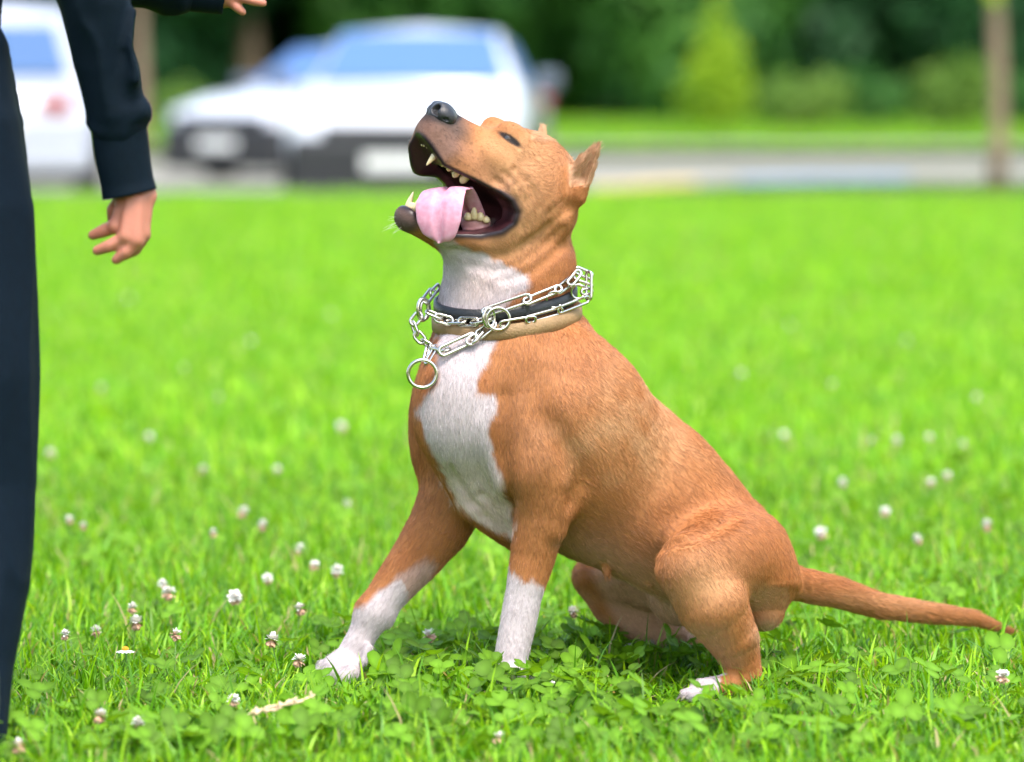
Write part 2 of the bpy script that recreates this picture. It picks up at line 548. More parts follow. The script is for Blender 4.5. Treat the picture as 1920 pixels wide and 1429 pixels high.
def shrub(px, y, lobes, mat, label, per=700, size=.10, name='shrub', seed=1):
    s = empty(name, (ground_x(px, y), y, 0))
    c = bpy.data.objects.new('crown', leaf_cloud('crown', lobes, per, size, mat, seed, .4)); COL.objects.link(c); c.parent = s
    t = bpy.data.objects.new('trunk', trunk_mesh(lobes[0][0][2] * 1.2, .06, 4, seed)); COL.objects.link(t); t.parent = s
    tag(s, label, 'shrub', 'shrubs in front of the wood')
shrub(1345, 62, [((0, 0, .75), (.72, .72, .75)), ((.05, 0, 1.25), (.52, .52, .6)), ((-.02, 0, 1.75), (.33, .33, .5)), ((0, 0, 2.2), (.17, .17, .4))], LEAF['lime'], 'bright lime green pointed shrub in front of the dark wood', 1500, .09, 'conical_shrub', 31)
shrub(1500, 66, [((0, 0, .5), (1.0, .8, .55)), ((.5, .1, .75), (.55, .6, .4))], LEAF['olive'], 'low olive shrub right beside the lime pointed one', 900, .1, 'shrub', 32)
shrub(1640, 70, [((0, 0, .5), (.8, .8, .6)), ((-.3, 0, .9), (.5, .5, .35))], LEAF['mid'], 'round green shrub in the middle of the row of shrubs', 900, .1, 'shrub', 33)
shrub(1790, 66, [((0, 0, .6), (.95, .8, .65)), ((.2, 0, 1.1), (.6, .6, .35))], LEAF['olive'], 'round olive shrub next to the slim young trunk', 900, .1, 'shrub', 34)
shrub(1960, 74, [((0, 0, .6), (1.1, .9, .7))], LEAF['mid'], 'green shrub at the far right edge beyond the slim trunk', 900, .1, 'shrub', 35)
shrub(345, 70, [((0, 0, .45), (.7, .6, .5))], LEAF['olive'], 'low shrub at the wood edge left of the half hidden saloon', 900, .1, 'shrub', 36)

def young_tree(px, y, r, label, seed):
    t = empty('young_tree', (ground_x(px, y), y, 0))
    tr = tube_mesh('trunk', [(.02 * math.sin(i), .02 * math.cos(i * 1.3), i * .4 - .05) for i in range(9)], [r * (1.25 if i == 0 else 1 - .05 * i) for i in range(9)], BARK, 10)
    o = bpy.data.objects.new('trunk', tr); COL.objects.link(o); o.parent = t
    lob = [((math.cos(a) * .5, math.sin(a) * .5, 2.7 + z), (.55, .55, .6)) for a, z in ((0, 0), (1.3, .5), (2.6, .1), (3.9, .6), (5.2, .2), (.6, 1.1), (3, 1.2))] + [((0, 0, 1.40), (.12, .12, .12))]
    c = bpy.data.objects.new('crown', leaf_cloud('crown', lob, 500, .09, LEAF['lime'], seed, .3)); COL.objects.link(c); c.parent = t
    for k in range(4):
        pass
    tag(t, label, 'tree', 'young trees with bare slim trunks')
young_tree(1868, 22.8, .065, 'slim young tree trunk standing at the right beside the kerb', 41)
young_tree(262, 46, .10, 'slim brown tree trunk standing behind the dark sleeve', 42)
# ------------------------------------------------------------------ cars
car_white = mat_simple('white_paint', (.58, .60, .66), .28, coat=.8)
car_silver = mat_simple('pale_silver_paint', (.42, .44, .52), .3, coat=.8)
car_dark = mat_simple('dark_plastic', (.018, .018, .022), .5)
car_glass = mat_simple('sky_tinted_glass', (.075, .15, .33), .30, spec=.2)  # blue of the reflected sky is put into the base colour
car_tyre = mat_simple('tyre', (.015, .015, .016), .8)
car_rim = mat_simple('alloy', (.45, .46, .48), .3, metal=.9)
car_lamp = mat_simple('lamp_glass', (.62, .64, .68), .08, coat=1.0, spec=.8)
car_red = mat_simple('red_lamp', (.30, .05, .055), .2, coat=1.0)
car_plate = mat_simple('plate', (.75, .75, .74), .5)
car_mirror = mat_simple('mirror_cap', (.10, .12, .17), .3, coat=.6)

def loft(name, secs, mat, smooth=True, cap=True):
    """secs: list of rings (equal length), each a list of xyz"""
    n = len(secs[0]); V = [p for s in secs for p in s]; F = []
    for i in range(len(secs) - 1):
        for j in range(n):
            F.append((i * n + j, i * n + (j + 1) % n, (i + 1) * n + (j + 1) % n, (i + 1) * n + j))
    if cap:
        F.append(tuple(reversed(range(n)))); F.append(tuple((len(secs) - 1) * n + j for j in range(n)))
    me = py_mesh(name, V, F, mat, smooth)
    bm = bmesh.new(); bm.from_mesh(me); bmesh.ops.recalc_face_normals(bm, faces=bm.faces[:]); bm.to_mesh(me); bm.free()
    return me

def car(name, loc, rot, label, paint, L=4.5, Wd=1.82, H=1.45, kind='saloon'):
    """x forward, origin on the ground under the middle"""
    root = empty(name, (0, 0, 0))
    hw = Wd / 2; hl = L / 2
    def ring(x, zb, zt, w, tw):
        # body section: sill, flank, shoulder, top
        pts = []
        prof = [(.0, zb), (.80, zb), (.95, zb + .08), (1.0, zb + (zt - zb) * .45), (.985, zb + (zt - zb) * .72), (tw + .05, zt - .025), (tw * .8, zt), (0, zt + .015)]
        left = [(x, -w * a, z) for a, z in prof]; right = [(x, w * a, z) for a, z in reversed(prof[1:-1])]
        return left + right
    back_z = .98 if kind == 'saloon' else .96
    S = [(-hl, .42, .72, hw * .80, .82), (-hl + .06, .28, .90, hw * .90, .84), (-hl + .30, .22, back_z, hw * .97, .86), (-hl + .9, .20, .97, hw, .88), (-.4, .19, .95, hw, .9),
         (.55, .19, .95, hw, .9), (hl - 1.15, .20, .94, hw, .88), (hl - .55, .22, .87, hw * .98, .86), (hl - .18, .24, .78, hw * .93, .84), (hl - .04, .30, .68, hw * .86, .80), (hl, .38, .58, hw * .78, .76)]
    body = link('body', loft('body', [ring(*s) for s in S], paint), root)
    # greenhouse
    if kind == 'saloon':
        G = [(-hl + .55, .94, .70), (-hl + 1.15, H - .10, .60), (-hl + 1.6, H - .02, .585), (-.1, H, .585), (.35, H - .03, .59), (hl - 1.20, .93, .74)]
    else:
        G = [(-hl + .10, .92, .74), (-hl + .30, H - .12, .64), (-hl + .65, H - .01, .60), (-.3, H, .60), (.35, H - .04, .60), (hl - 1.05, .92, .76)]
    def gring(x, z, w):
        w = w * Wd / 1.64
        zb = .90
        return [(x, -hw * .86, zb), (x, -(w + .02), zb + (z - zb) * .55 if z > .96 else z - .01), (x, -w * .93, z - .03 if z > .96 else z), (x, 0, z + .02), (x, w * .93, z - .03 if z > .96 else z), (x, w + .02, zb + (z - zb) * .55 if z > .96 else z - .01), (x, hw * .86, zb)]
    link('roof', loft('roof', [gring(*g) for g in G], paint), root)
    def quad(nm, pts, mat, off=(0, 0, 0), th=.012, parent=root):
        P = np.array(pts, float) + np.array(off)
        n = np.cross(P[1] - P[0], P[2] - P[0]); n /= np.linalg.norm(n)
        V = list(P) + list(P - n * th)
        k = len(P)
        F = [tuple(range(k)), tuple(reversed(range(k, 2 * k)))] + [(i, i + k, (i + 1) % k + k, (i + 1) % k) for i in range(k)]
        me = py_mesh(nm, V, F, mat)
        bm = bmesh.new(); bm.from_mesh(me); bmesh.ops.recalc_face_normals(bm, faces=bm.faces[:]); bm.to_mesh(me); bm.free()
        return link(nm, me, parent)
    def between(a, b, t, w):
        x = a[0] + (b[0] - a[0]) * t; z = a[1] + (b[1] - a[1]) * t
        return x, z
    # windscreens, laid a few millimetres proud of the shell
    def screen(nm, lo, hi, wl, wh, off):
        quad(nm, [(lo[0], -wl, lo[1]), (lo[0], wl, lo[1]), (hi[0], wh, hi[1]), (hi[0], -wh, hi[1])], car_glass, off)
    a, b = G[-1], G[-2]
    dx, dz = b[0] - a[0], b[1] - a[1]; ln = math.hypot(dx, dz); nx, nz = -dz / ln, dx / ln
    if nx < 0: nx, nz = -nx, -nz
    screen('windscreen', (a[0] + dx * .08, a[1] + dz * .08), (a[0] + dx * .90, a[1] + dz * .90), hw * .79, hw * .64, (nx * .022, 0, nz * .022 + .012))
    a, b = G[0], G[1]
    dx, dz = b[0] - a[0], b[1] - a[1]; ln = math.hypot(dx, dz); nx, nz = -dz / ln, dx / ln
    if nx > 0: nx, nz = -nx, -nz
    screen('rear_window', (a[0] + dx * .18, a[1] + dz * .18), (a[0] + dx * .88, a[1] + dz * .88), hw * .72, hw * .60, (nx * .022, 0, nz * .022 + .012))
    for s in (-1, 1):
        for (x0, x1, x2, x3) in ((-.02, hl - 1.42, .42, .0), (-hl + 1.05, -.10, -.08, -hl + 1.35)):
            quad('side_window', [(x0, s * (hw * .865 + .012), .96), (x1, s * (hw * .865 + .012), .96), (x2, s * (hw * .70 + .022), H - .12), (x3, s * (hw * .70 + .022), H - .12)], car_glass)
        # mirrors, lamps, wheels
        mir = link('mirror', box_mesh('mirror', (hl - 1.45, s * (hw + .11), 1.00), (.12, .20, .14), car_mirror, .04), root)
        link('headlight', box_mesh('headlight', (hl - .22, s * hw * .70, .66), (.26, .40, .15), car_lamp, .05), root)
        link('tail_light', box_mesh('tail_light', (-hl + .10, s * hw * (.76 if kind == 'saloon' else .60), .80), (.20, .26, .18), car_red, .04), root)
        for xw in (hl - .86, -hl + .86):
            wv = empty('wheel', (xw, s * (hw - .10), .32)); wv.parent = root
            seg = 28; V, F = [], []
            prof = [(.205, -.10), (.30, -.105), (.322, -.08), (.325, .08), (.30, .105), (.205, .10)]
            for i in range(seg):
                t = 2 * math.pi * i / seg
                V += [(r * math.cos(t), y, r * math.sin(t)) for r, y in prof]
            k = len(prof)
            for i in range(seg):
                for j in range(k):
                    F.append((i * k + j, i * k + (j + 1) % k, ((i + 1) % seg) * k + (j + 1) % k, ((i + 1) % seg) * k + j))
            for nm, me in (('tyre', py_mesh('tyre', V, F, car_tyre, True)), ('rim', None)):
                if me is None:
                    bm = bmesh.new()
                    bmesh.ops.create_cone(bm, cap_ends=True, segments=28, radius1=.21, radius2=.21, depth=.15, matrix=Matrix.Rotation(R(90), 4, 'X'))
                    bmesh.ops.create_cone(bm, cap_ends=True, segments=12, radius1=.05, radius2=.05, depth=.20, matrix=Matrix.Rotation(R(90), 4, 'X'))
                    for q in range(5):
                        bmesh.ops.create_cube(bm, size=1, matrix=Matrix.Rotation(q * 2 * math.pi / 5, 4, 'Y') @ Matrix.Translation((.11, 0, 0)) @ Matrix.Diagonal((.17, .19, .05, 1)))
                    me = bpy.data.meshes.new('rim'); bm.to_mesh(me); bm.free(); me.materials.append(car_rim)
                o = bpy.data.objects.new(nm, me); COL.objects.link(o); o.parent = wv
        quad('wheel_arch', [(hl - .86 + .40 * math.cos(t), s * (hw + .004), .30 + .40 * math.sin(t)) for t in np.linspace(0, math.pi, 12)], car_dark)
        quad('wheel_arch', [(-hl + .86 + .40 * math.cos(t), s * (hw + .004), .30 + .40 * math.sin(t)) for t in np.linspace(0, math.pi, 12)], car_dark)
    link('grille', box_mesh('grille', (hl - .02, 0, .575), (.16, 1.16, .18), car_dark, .03), root)
    link('front_bumper', box_mesh('front_bumper', (hl - .11, 0, .34), (.38, Wd * .88, .46), car_dark, .07), root)
    link('rear_bumper', box_mesh('rear_bumper', (-hl + .12, 0, .40), (.26, Wd * .90, .20), paint, .06), root)
    link('licence_plate', box_mesh('licence_plate', (hl + .09, 0, .38), (.02, .52, .12), car_plate, .004), root)
    link('licence_plate', box_mesh('licence_plate', (-hl - .035, 0, .62), (.03, .52, .12), car_plate, .004), root)
    for o in list(root.children): o.matrix_parent_inverse = Matrix.Identity(4)
    root.location = loc; root.rotation_euler = (0, 0, rot)
    tag(root, label, 'car', 'white cars parked beyond the lawn')
    return root
car('parked_car', (ground_x(792, 25.85), 25.85, ROAD_Z), R(-90 - 3), 'white car parked nose on behind the head of the dog', car_white, 4.6, 1.88, 1.43)
car('parked_car', (ground_x(682, 35.8), 35.8, ROAD_Z), R(-90 - 38), 'white saloon half hidden behind the car behind the dog', car_white, 4.5, 1.80, 1.42)
car('parked_car', (ground_x(-22, 26.3), 26.3, ROAD_Z), R(90 + 7), 'pale hatchback parked with its red tail light showing beside the dark sleeve', car_silver, 4.3, 1.80, 1.60, 'hatch')
# ------------------------------------------------------------------ the person at the left edge
def build_person():
    Q = B
    skin_mat = mat_simple('skin', (.46, .175, .115), .5, noise=.10, nscale=60, bump=.12, bscale=300, sss=.25)
    cloth = mat_simple('navy_cloth', (.0020, .0075, .015), .7, spec=.12, noise=.25, nscale=120, bump=.25, bscale=900)
    trou = mat_simple('navy_trouser_cloth', (.0020, .0075, .016), .7, spec=.12, noise=.25, nscale=90, bump=.25, bscale=900)
    root = empty('person', (W(-90, 1400, -.52)[0], -.52, 0))
    tag(root, 'person in dark navy top and trousers reaching one hand out over the dog', 'person')
    # --- body, one surface: head, neck, trunk, arms with hands, legs
    A = Field((-1.02, -.86, .0), (-.27, -.10, 1.50), .0026)
    A.chain([Q(-110, 60, -.50, 78), Q(-110, -150, -.50, 88), Q(-60, -440, -.49, 88)], k=.03)
    A.chain([Q(-60, -470, -.49, 58), Q(-15, -610, -.47, 40), Q(10, -680, -.46, 40)], k=.02)
    A.ell(W(30, -745, -.45), (.068, .060, .085), k=.02)
    A.ell(W(52, -700, -.44), (.045, .042, .045), k=.02)
    A.ell(W(138, -735, -.44), (.016, .009, .014), k=.008)                       # nose
    A.ell(W(20, -735, -.515), (.014, .007, .022), k=.006); A.ell(W(30, -735, -.39), (.014, .007, .022), k=.006)   # ears
    A.chain([Q(120, -690, -.455, 7), Q(120, -690, -.42, 7)], k=.006)            # mouth
    A.chain([Q(-40, -480, -.56, 50), Q(120, -130, -.60, 46), Q(178, 0, -.59, 46), Q(230, 260, -.56, 34), Q(245, 345, -.555, 30)], k=.015, flat=((0, 1, 0), .85))
    # near hand
    A.chain([Q(246, 345, -.555, 32), Q(256, 372, -.555, 33), Q(250, 400, -.557, 34)], k=.008, flat=((0, 1, 0), .62))
    A.ell(W(283, 366, -.553), (.007, .008, .010), k=.006)                       # wrist knob
    for kx, ky, wx, wy, d in ((218, 424, 236, 372, -.552), (236, 443, 247, 374, -.565), (255, 450, 259, 374, -.566), (268, 438, 270, 372, -.556)):
        A.chain([Q(wx, wy, d, 14), Q(kx, ky, d - .006, 14.5)], k=.005)
    for pts in ([(216, 424, -.552), (192, 434, -.545), (174, 441, -.540)], [(236, 446, -.567), (206, 461, -.566), (182, 470, -.560)],
                [(256, 453, -.568), (236, 473, -.570), (218, 487, -.566)], [(268, 442, -.556), (252, 468, -.548), (232, 480, -.540)]):
        A.chain([Q(pts[0][0], pts[0][1], pts[0][2], 14.5), Q(*pts[1], 12.5), Q(*pts[2], 9.5)], k=.004)
    A.chain([Q(232, 372, -.545, 17), Q(213, 394, -.530, 13.5), Q(211, 412, -.522, 10)], k=.007)    # thumb
    # far arm and hand
    A.chain([Q(-50, -480, -.42, 50), Q(80, -110, -.38, 46), Q(250, -42, -.36, 40), Q(415, -14, -.35, 27)], k=.015)
    A.chain([Q(415, -14, -.35, 27), Q(442, -22, -.35, 31)], k=.008, flat=((0, 1, 0), .6))
    for pts in ([(430, 0, -.352), (446, 15, -.356), (455, 23, -.356)], [(442, -10, -.356), (472, 1, -.36), (493, 6, -.36)],
                [(448, -26, -.356), (482, -24, -.36), (508, -20, -.36)], [(448, -40, -.35), (480, -46, -.352), (503, -47, -.352)]):
        A.chain([Q(*pts[0], 11), Q(*pts[1], 9.5), Q(*pts[2], 7.5)], k=.004)
    A.chain([Q(425, -38, -.345, 13), Q(440, -62, -.34, 11), Q(456, -78, -.34, 8)], k=.006)
    # legs, feet inside the shoes
    A.chain([Q(-100, 120, -.53, 62), Q(-70, 600, -.56, 80), Q(-68, 1000, -.58, 60), Q(-70, 1400, -.65, 38)], k=.02)
    A.chain([Q(-125, 120, -.47, 62), Q(-190, 600, -.38, 80), Q(-215, 1000, -.34, 60), Q(-230, 1300, -.30, 40)], k=.02)
    V, F = A.mesh(smooth=2)
    link('body', np_mesh('body', V, F, skin_mat), root)
    def wrinkle(V, F, amp, sc, seed, zs=.7):
        N = vert_normals(V, F)
        P = V.copy(); P[:, 2] *= zs
        n = vnoise(P, sc, seed) * .6 + vnoise(P + np.array([0, 0, .3]) * P[:, :1], sc * 2.3, seed + 1) * .4
        rid = 1 - np.abs(n - .5) * 2
        return V + N * ((rid ** 2 - .45) * amp)[:, None]
    # --- sweatshirt with sleeves
    S = Field((-1.02, -.86, .60), (-.27, -.10, 1.36), .004)
    S.chain([Q(-110, 40, -.50, 104), Q(-110, -150, -.50, 118), Q(-60, -430, -.49, 118), Q(-45, -500, -.48, 80)], k=.03)
    S.chain([Q(-40, -470, -.57, 74), Q(125, -130, -.60, 68), Q(178, 0, -.59, 70), Q(194, 110, -.58, 62), Q(218, 195, -.57, 55), Q(222, 228, -.565, 50)], k=.02, flat=((0, 1, 0), .85))
    S.ell(W(258, 203, -.57), (.013, .016, .011), k=.010)
    S.ell(W(246, 140, -.585), (.010, .020, .022), k=.014)
    S.chain([Q(252, 20, -.60, 8), Q(245, 90, -.61, 8), Q(255, 150, -.605, 7)], k=.012)
    S.chain([Q(-50, -470, -.42, 74), Q(75, -110, -.38, 68), Q(250, -42, -.36, 60), Q(330, -30, -.355, 52)], k=.02)
    S.ell(W(-25, -600, -.475), (.03, .03, .03), k=.01, mode='sub')
    V, F = S.mesh(smooth=3)
    top = link('sweatshirt', np_mesh('sweatshirt', wrinkle(V, F, .012, 12, 4, .7), F, cloth), root)
    # cuffs: hollow knitted bands
    def cuff(path, rad, flat):
        P = bezier_path(path, 5); n = len(P); rr = np.interp(np.linspace(0, 1, n), np.linspace(0, 1, len(rad)), rad)
        T = np.gradient(P, axis=0); T /= np.linalg.norm(T, axis=1, keepdims=True)
        seg = 40; Vc = []
        rings = [(i, rr[i]) for i in range(n)] + [(n - 1, rr[-1] - .003), (n - 3, rr[-1] - .006)]
        for i, r in rings:
            a = np.cross(T[i], [0, 1, 0]); a /= np.linalg.norm(a); b = np.cross(T[i], a)
            for j in range(seg):
                t = 2 * math.pi * j / seg
                q = r * (1 + .008 * (j % 2))
                Vc.append(P[i] + q * (math.cos(t) * a + math.sin(t) * b * flat))
        Fc = [(i * seg + j, i * seg + (j + 1) % seg, (i + 1) * seg + (j + 1) % seg, (i + 1) * seg + j) for i in range(len(rings) - 1) for j in range(seg)]
        link('cuff', py_mesh('cuff', Vc, Fc, cloth, True), top)
    k_ = PX * .89
    cuff([W(221, 222, -.566), W(229, 290, -.56), W(238, 340, -.556), W(243, 364, -.555)], [.0325, .0322, .0310, .0322], .86)
    k2 = PX * .93
    cuff([W(320, -32, -.355), W(380, -20, -.352), W(424, -11, -.35)], [.0335, .029, .0255], .9)
    # --- trousers
    T_ = Field((-1.06, -.84, .012), (-.50, -.14, .98), .004)
    T_.chain([Q(-112, 30, -.50, 108), Q(-108, 90, -.50, 112)], k=.03)
    T_.chain([Q(-86, 110, -.54, 96), Q(-74, 250, -.55, 117), Q(-70, 400, -.555, 131), Q(-69, 700, -.56, 136), Q(-69, 900, -.555, 133), Q(-69, 1080, -.58, 118), Q(-68, 1250, -.62, 89), Q(-68, 1405, -.66, 81)], k=.02)
    T_.chain([Q(-130, 110, -.46, 110), Q(-165, 400, -.40, 124), Q(-195, 750, -.36, 122), Q(-215, 1050, -.33, 100), Q(-228, 1290, -.30, 78)], k=.012)
    V, F = T_.mesh(smooth=3)
    link('trousers', np_mesh('trousers', wrinkle(V, F, .010, 13, 9, .22), F, trou), root)
    # --- shoes, pointing away from the camera
    shoe = mat_simple('black_shoe', (.012, .012, .013), .5)
    sole = mat_simple('shoe_sole', (.10, .10, .10), .8)
    for (x, y) in ((W(-74, 1430, -.66)[0], -.66), (W(-232, 1330, -.30)[0], -.30)):
        f = Field((x - .16, y - .12, .0), (x + .12, y + .26, .16), .004)
        f.chain([((x, y - .04, .055), .040), ((x, y + .02, .062), .042), ((x - .035, y + .11, .045), .038), ((x - .06, y + .16, .038), .032)], k=.02)
        f.chain([((x, y, .06), .042), ((x, y, .10), .044)], k=.02)
        V, F = f.mesh(smooth=2); V[:, 2] = np.maximum(V[:, 2], .008)
        o = link('shoe', np_mesh('shoe', V, F, shoe), root)
        sm = box_mesh('sole', (0, 0, 0), (.072, .25, .020), sole, .009)
        sm.transform(Matrix.Translation((x - .028, y + .055, .012)) @ Matrix.Rotation(R(19), 4, 'Z'))
        link('sole', sm, o)
    hair = Field((-.80, -.64, 1.18), (-.48, -.26, 1.52), .004)
    hair.ell(W(16, -765, -.45), (.082, .076, .085), k=.01)
    hair.ell(W(130, -735, -.44), (.060, .09, .075), k=.01, mode='sub')
    hair.ell(W(40, -650, -.45), (.075, .06, .06), k=.01, mode='sub')
    V, F = hair.mesh(smooth=2)
    link('hair', np_mesh('hair', V, F, mat_simple('brown_hair', (.035, .02, .012), .55, noise=.4, nscale=40, bump=.6, bscale=200)), root)
build_person()
# ------------------------------------------------------------------ the dog

# head frame: F along the muzzle, U to the crown, L to the dog's left (towards the camera)
HP, HY, HR = R(36), R(27), R(7)
_F = np.array([-math.cos(HP) * math.cos(HY), -math.cos(HP) * math.sin(HY), math.sin(HP)])
_U0 = np.array([math.sin(HP) * math.cos(HY), math.sin(HP) * math.sin(HY), math.cos(HP)])
_L0 = np.array([math.sin(HY), -math.cos(HY), 0.0])
_L = _L0 * math.cos(HR) - _U0 * math.sin(HR)
_U = _U0 * math.cos(HR) + _L0 * math.sin(HR)
HAX = np.array([_F, _U, _L])
H0 = W(988, 345, -0.06)
def HL(f, u, l=0.0):
    return H0 + (f * _F + u * _U + l * _L) * 0.001
def head_local(V):
    return ((V - H0) @ HAX.T) * 1000.0

def build_dog():
    Yd = (0, 1, 0)
    fld = Field((-0.285, -0.31, -0.012), (0.70, 0.30, 0.79), 0.0022)
    A = fld
    # --- trunk
    A.chain([B(940, 745, -.05, 158), B(1040, 832, -.045, 186), B(1135, 898, -.04, 162), B(1247, 962, -.035, 136)], k=.03, flat=(Yd, .80))
    A.chain([B(1240, 962, -.035, 137), B(1336, 1034, -.03, 124), B(1392, 1085, -.03, 95)], k=.03, flat=(Yd, .88))
    A.chain([B(1035, 692, -.05, 82), B(1125, 785, -.05, 84), B(1235, 878, -.045, 88)], k=.03, flat=(Yd, .8))      # withers and back
    # --- neck
    A.chain([B(955, 690, -.06, 150), B(945, 600, -.06, 128), B(958, 500, -.06, 121), B(966, 430, -.06, 104)], k=.03, flat=(Yd, .80))
    A.chain([B(1000, 640, -.055, 90), B(1050, 640, -.05, 55)], k=.03, flat=(Yd, .8))
    # --- chest: breast bone, far and near shoulder
    A.ell(W(868, 755, -.115), (.062, .055, .085), k=.03)
    A.ell(W(838, 800, .015), (.050, .055, .105), k=.03)
    A.chain([B(990, 690, -.115, 60), B(968, 800, -.13, 62)], k=.035)
    A.chain([B(1070, 665, -.085, 48), B(1038, 780, -.115, 86), B(1015, 860, -.13, 76), B(1022, 930, -.135, 55)], k=.022)
    A.chain([B(955, 800, -.13, 56), B(985, 890, -.145, 56)], k=.025)
    # brisket keel
    A.chain([B(862, 800, -.10, 70), B(905, 925, -.07, 58), B(985, 985, -.05, 52)], k=.03)
    A.chain([B(835, 870, -.09, 16), B(880, 945, -.085, 12), B(925, 985, -.075, 8)], k=.014)
    # --- near foreleg
    A.chain([B(1012, 905, -.14, 60), B(1012, 975, -.145, 49), B(1000, 1040, -.145, 42), B(982, 1115, -.15, 34),
             B(970, 1175, -.155, 33), B(960, 1225, -.16, 31), B(955, 1265, -.16, 33)], k=.012, flat=(Yd, .92))
    A.ell(W(1040, 948, -.14), (.022, .022, .026), k=.012)                     # elbow
    A.chain([B(1046, 930, -.14, 14), B(1052, 962, -.14, 11)], k=.014)
    A.chain([B(1035, 905, -.16, 26), B(1036, 990, -.155, 24)], k=.012)
    paw = [(932, 1294, -.19), (950, 1300, -.205), (972, 1300, -.195), (990, 1294, -.175)]
    A.ell(W(958, 1283, -.175), (.033, .040, .022), k=.012)
    for x, y, d in paw:
        A.ell(W(x, y, d), (.0115, .021, .013), k=.005)
    A.ell(W(1105, 800, -.100), (.078, .058, .105), k=.04)                    # behind the shoulder blade
    # --- far foreleg, stepping forward
    A.chain([B(862, 905, .0, 66), B(825, 985, -.01, 58), B(778, 1050, -.02, 47), B(728, 1112, -.035, 37), B(700, 1150, -.045, 33)], k=.014)
    A.chain([B(700, 1148, -.045, 33), B(680, 1190, -.05, 27), B(660, 1228, -.055, 27), B(640, 1250, -.06, 28)], k=.010)
    A.ell(W(722, 1150, -.045), (.012, .012, .014), k=.012)
    A.chain([B(722, 1152, -.05, 9), B(729, 1168, -.05, 6)], k=.005)          # stopper pad
    A.ell(W(640, 1256, -.065), (.027, .030, .019), k=.010)
    for (x0, y0, x1, y1, d, r) in ((642, 1247, 607, 1272, -.055, 15), (648, 1258, 614, 1285, -.082, 15), (658, 1262, 640, 1290, -.10, 14), (625, 1245, 596, 1266, -.03, 13)):
        A.chain([B(x0, y0, d, r), B((x0 + x1) / 2 - 2, (y0 + y1) / 2 - 5, d - .002, r + 1), B(x1, y1, d - .004, r - 2)], k=.005)
    A.chain([B(690, 1215, -.07, 9), B(682, 1240, -.075, 7)], k=.004)          # dew claw toe
    # --- near hind leg
    A.chain([B(1398, 1038, -.075, 84), B(1350, 1050, -.12, 92), B(1295, 1062, -.165, 62)], k=.014)
    A.chain([B(1292, 1066, -.168, 58), B(1335, 1130, -.165, 68), B(1370, 1190, -.15, 50), B(1386, 1240, -.14, 33), B(1396, 1272, -.135, 27)], k=.012)
    A.chain([B(1430, 1100, -.07, 70), B(1434, 1146, -.075, 34)], k=.03)        # buttock
    A.chain([B(1404, 1200, -.14, 15), B(1412, 1262, -.135, 12)], k=.014)      # tendon to the heel
    A.chain([B(1398, 1275, -.135, 25), B(1350, 1290, -.16, 23), B(1318, 1298, -.18, 25)], k=.010)
    for (dx, dd) in ((0, -.17), (-7, -.185), (-6, -.20), (4, -.212)):
        A.chain([B(1318 + dx, 1296, dd, 11), B(1294 + dx, 1303, dd - .004, 11)], k=.005)
    # --- far hind leg
    A.chain([B(1335, 1085, .03, 85), B(1220, 1085, .09, 58), B(1118, 1082, .125, 38)], k=.014)
    A.chain([B(1112, 1082, .125, 37), B(1150, 1128, .13, 44), B(1215, 1170, .12, 42), B(1262, 1195, .11, 30), B(1280, 1215, .11, 24)], k=.012)
    A.chain([B(1290, 1215, .11, 24), B(1240, 1222, .13, 22), B(1190, 1222, .14, 22)], k=.010)
    # inner thigh between the hind legs
    A.chain([B(1330, 1105, -.02, 80), B(1270, 1120, .02, 52)], k=.02)
    # flank fold
    A.chain([B(1372, 962, -.085, 14), B(1320, 982, -.104, 13), B(1262, 1006, -.112, 11)], k=.03)
    # --- tail
    A.chain([B(1455, 1085, .0, 40), B(1500, 1096, .02, 31), B(1572, 1111, .05, 28), B(1650, 1136, .08, 23), B(1740, 1149, .12, 19), B(1825, 1159, .16, 14), B(1895, 1184, .19, 5)], k=.014)
    # teats
    for x, y in ((1136, 1074), (1214, 1090)):
        A.chain([B(x, y - 12, -.075, 9), B(x + 2, y + 4, -.078, 6)], k=.006)

    # --- head (millimetres in the head frame)
    def E(f, u, l, rf, ru, rl, k=.012, both=True, mode='add'):
        for s in ((1, -1) if both and l else (1,)):
            A.ell(HL(f, u, l * s), (rf * .001, ru * .001, rl * .001), HAX, k, mode)
    def C(pts, k=.008, flat=None, both=True, mode='add'):
        for s in ((1, -1) if both and any(q[2] for q in pts) else (1,)):
            A.chain([(HL(q[0], q[1], q[2] * s), q[3] * .001) for q in pts], k, flat, mode)
    E(2, 1, 0, 76, 65, 66, .02)
    E(-10, -34, 0, 52, 56, 58, .03)                       # to the nape
    E(4, -28, 38, 54, 48, 32, .018)                       # cheek muscle
    E(50, 22, 22, 40, 28, 28, .014)                       # brow
    E(72, 36, 27, 15, 11, 14, .010)                       # brow ridge over the eye
    E(62, -8, 33, 34, 22, 19, .014)                       # cheek bone
    C([(55, -6, 0, 40), (98, -13, 0, 33), (146, -11, 0, 23)], .014)                   # muzzle
    C([(70, -36, 20, 27), (118, -38, 17, 25), (146, -28, 9, 20)], .012)             # lips of the upper jaw
    C([(30, -45, 36, 22), (80, -54, 29, 15), (122, -58, 25, 13), (146, -48, 14, 13)], .012)   # hanging flews
    A.chain([(HL(140, -50, -20), .012), (HL(116, -84, -28), .010), (HL(70, -84, -34), .016), (HL(20, -76, -36), .022)], .012)
    A.chain([(HL(10, -70, -36), .022), (HL(62, -100, -30), .016)], .012)
    # lower jaw, open
    C([(-4, -58, 34, 26), (18, -92, 30, 20), (62, -121, 24, 14), (106, -130, 10, 13)], .014)
    C([(0, -94, 0, 34), (62, -124, 0, 17), (104, -132, 0, 12)], .014)
    E(108, -130, 0, 15, 13, 17, .010)
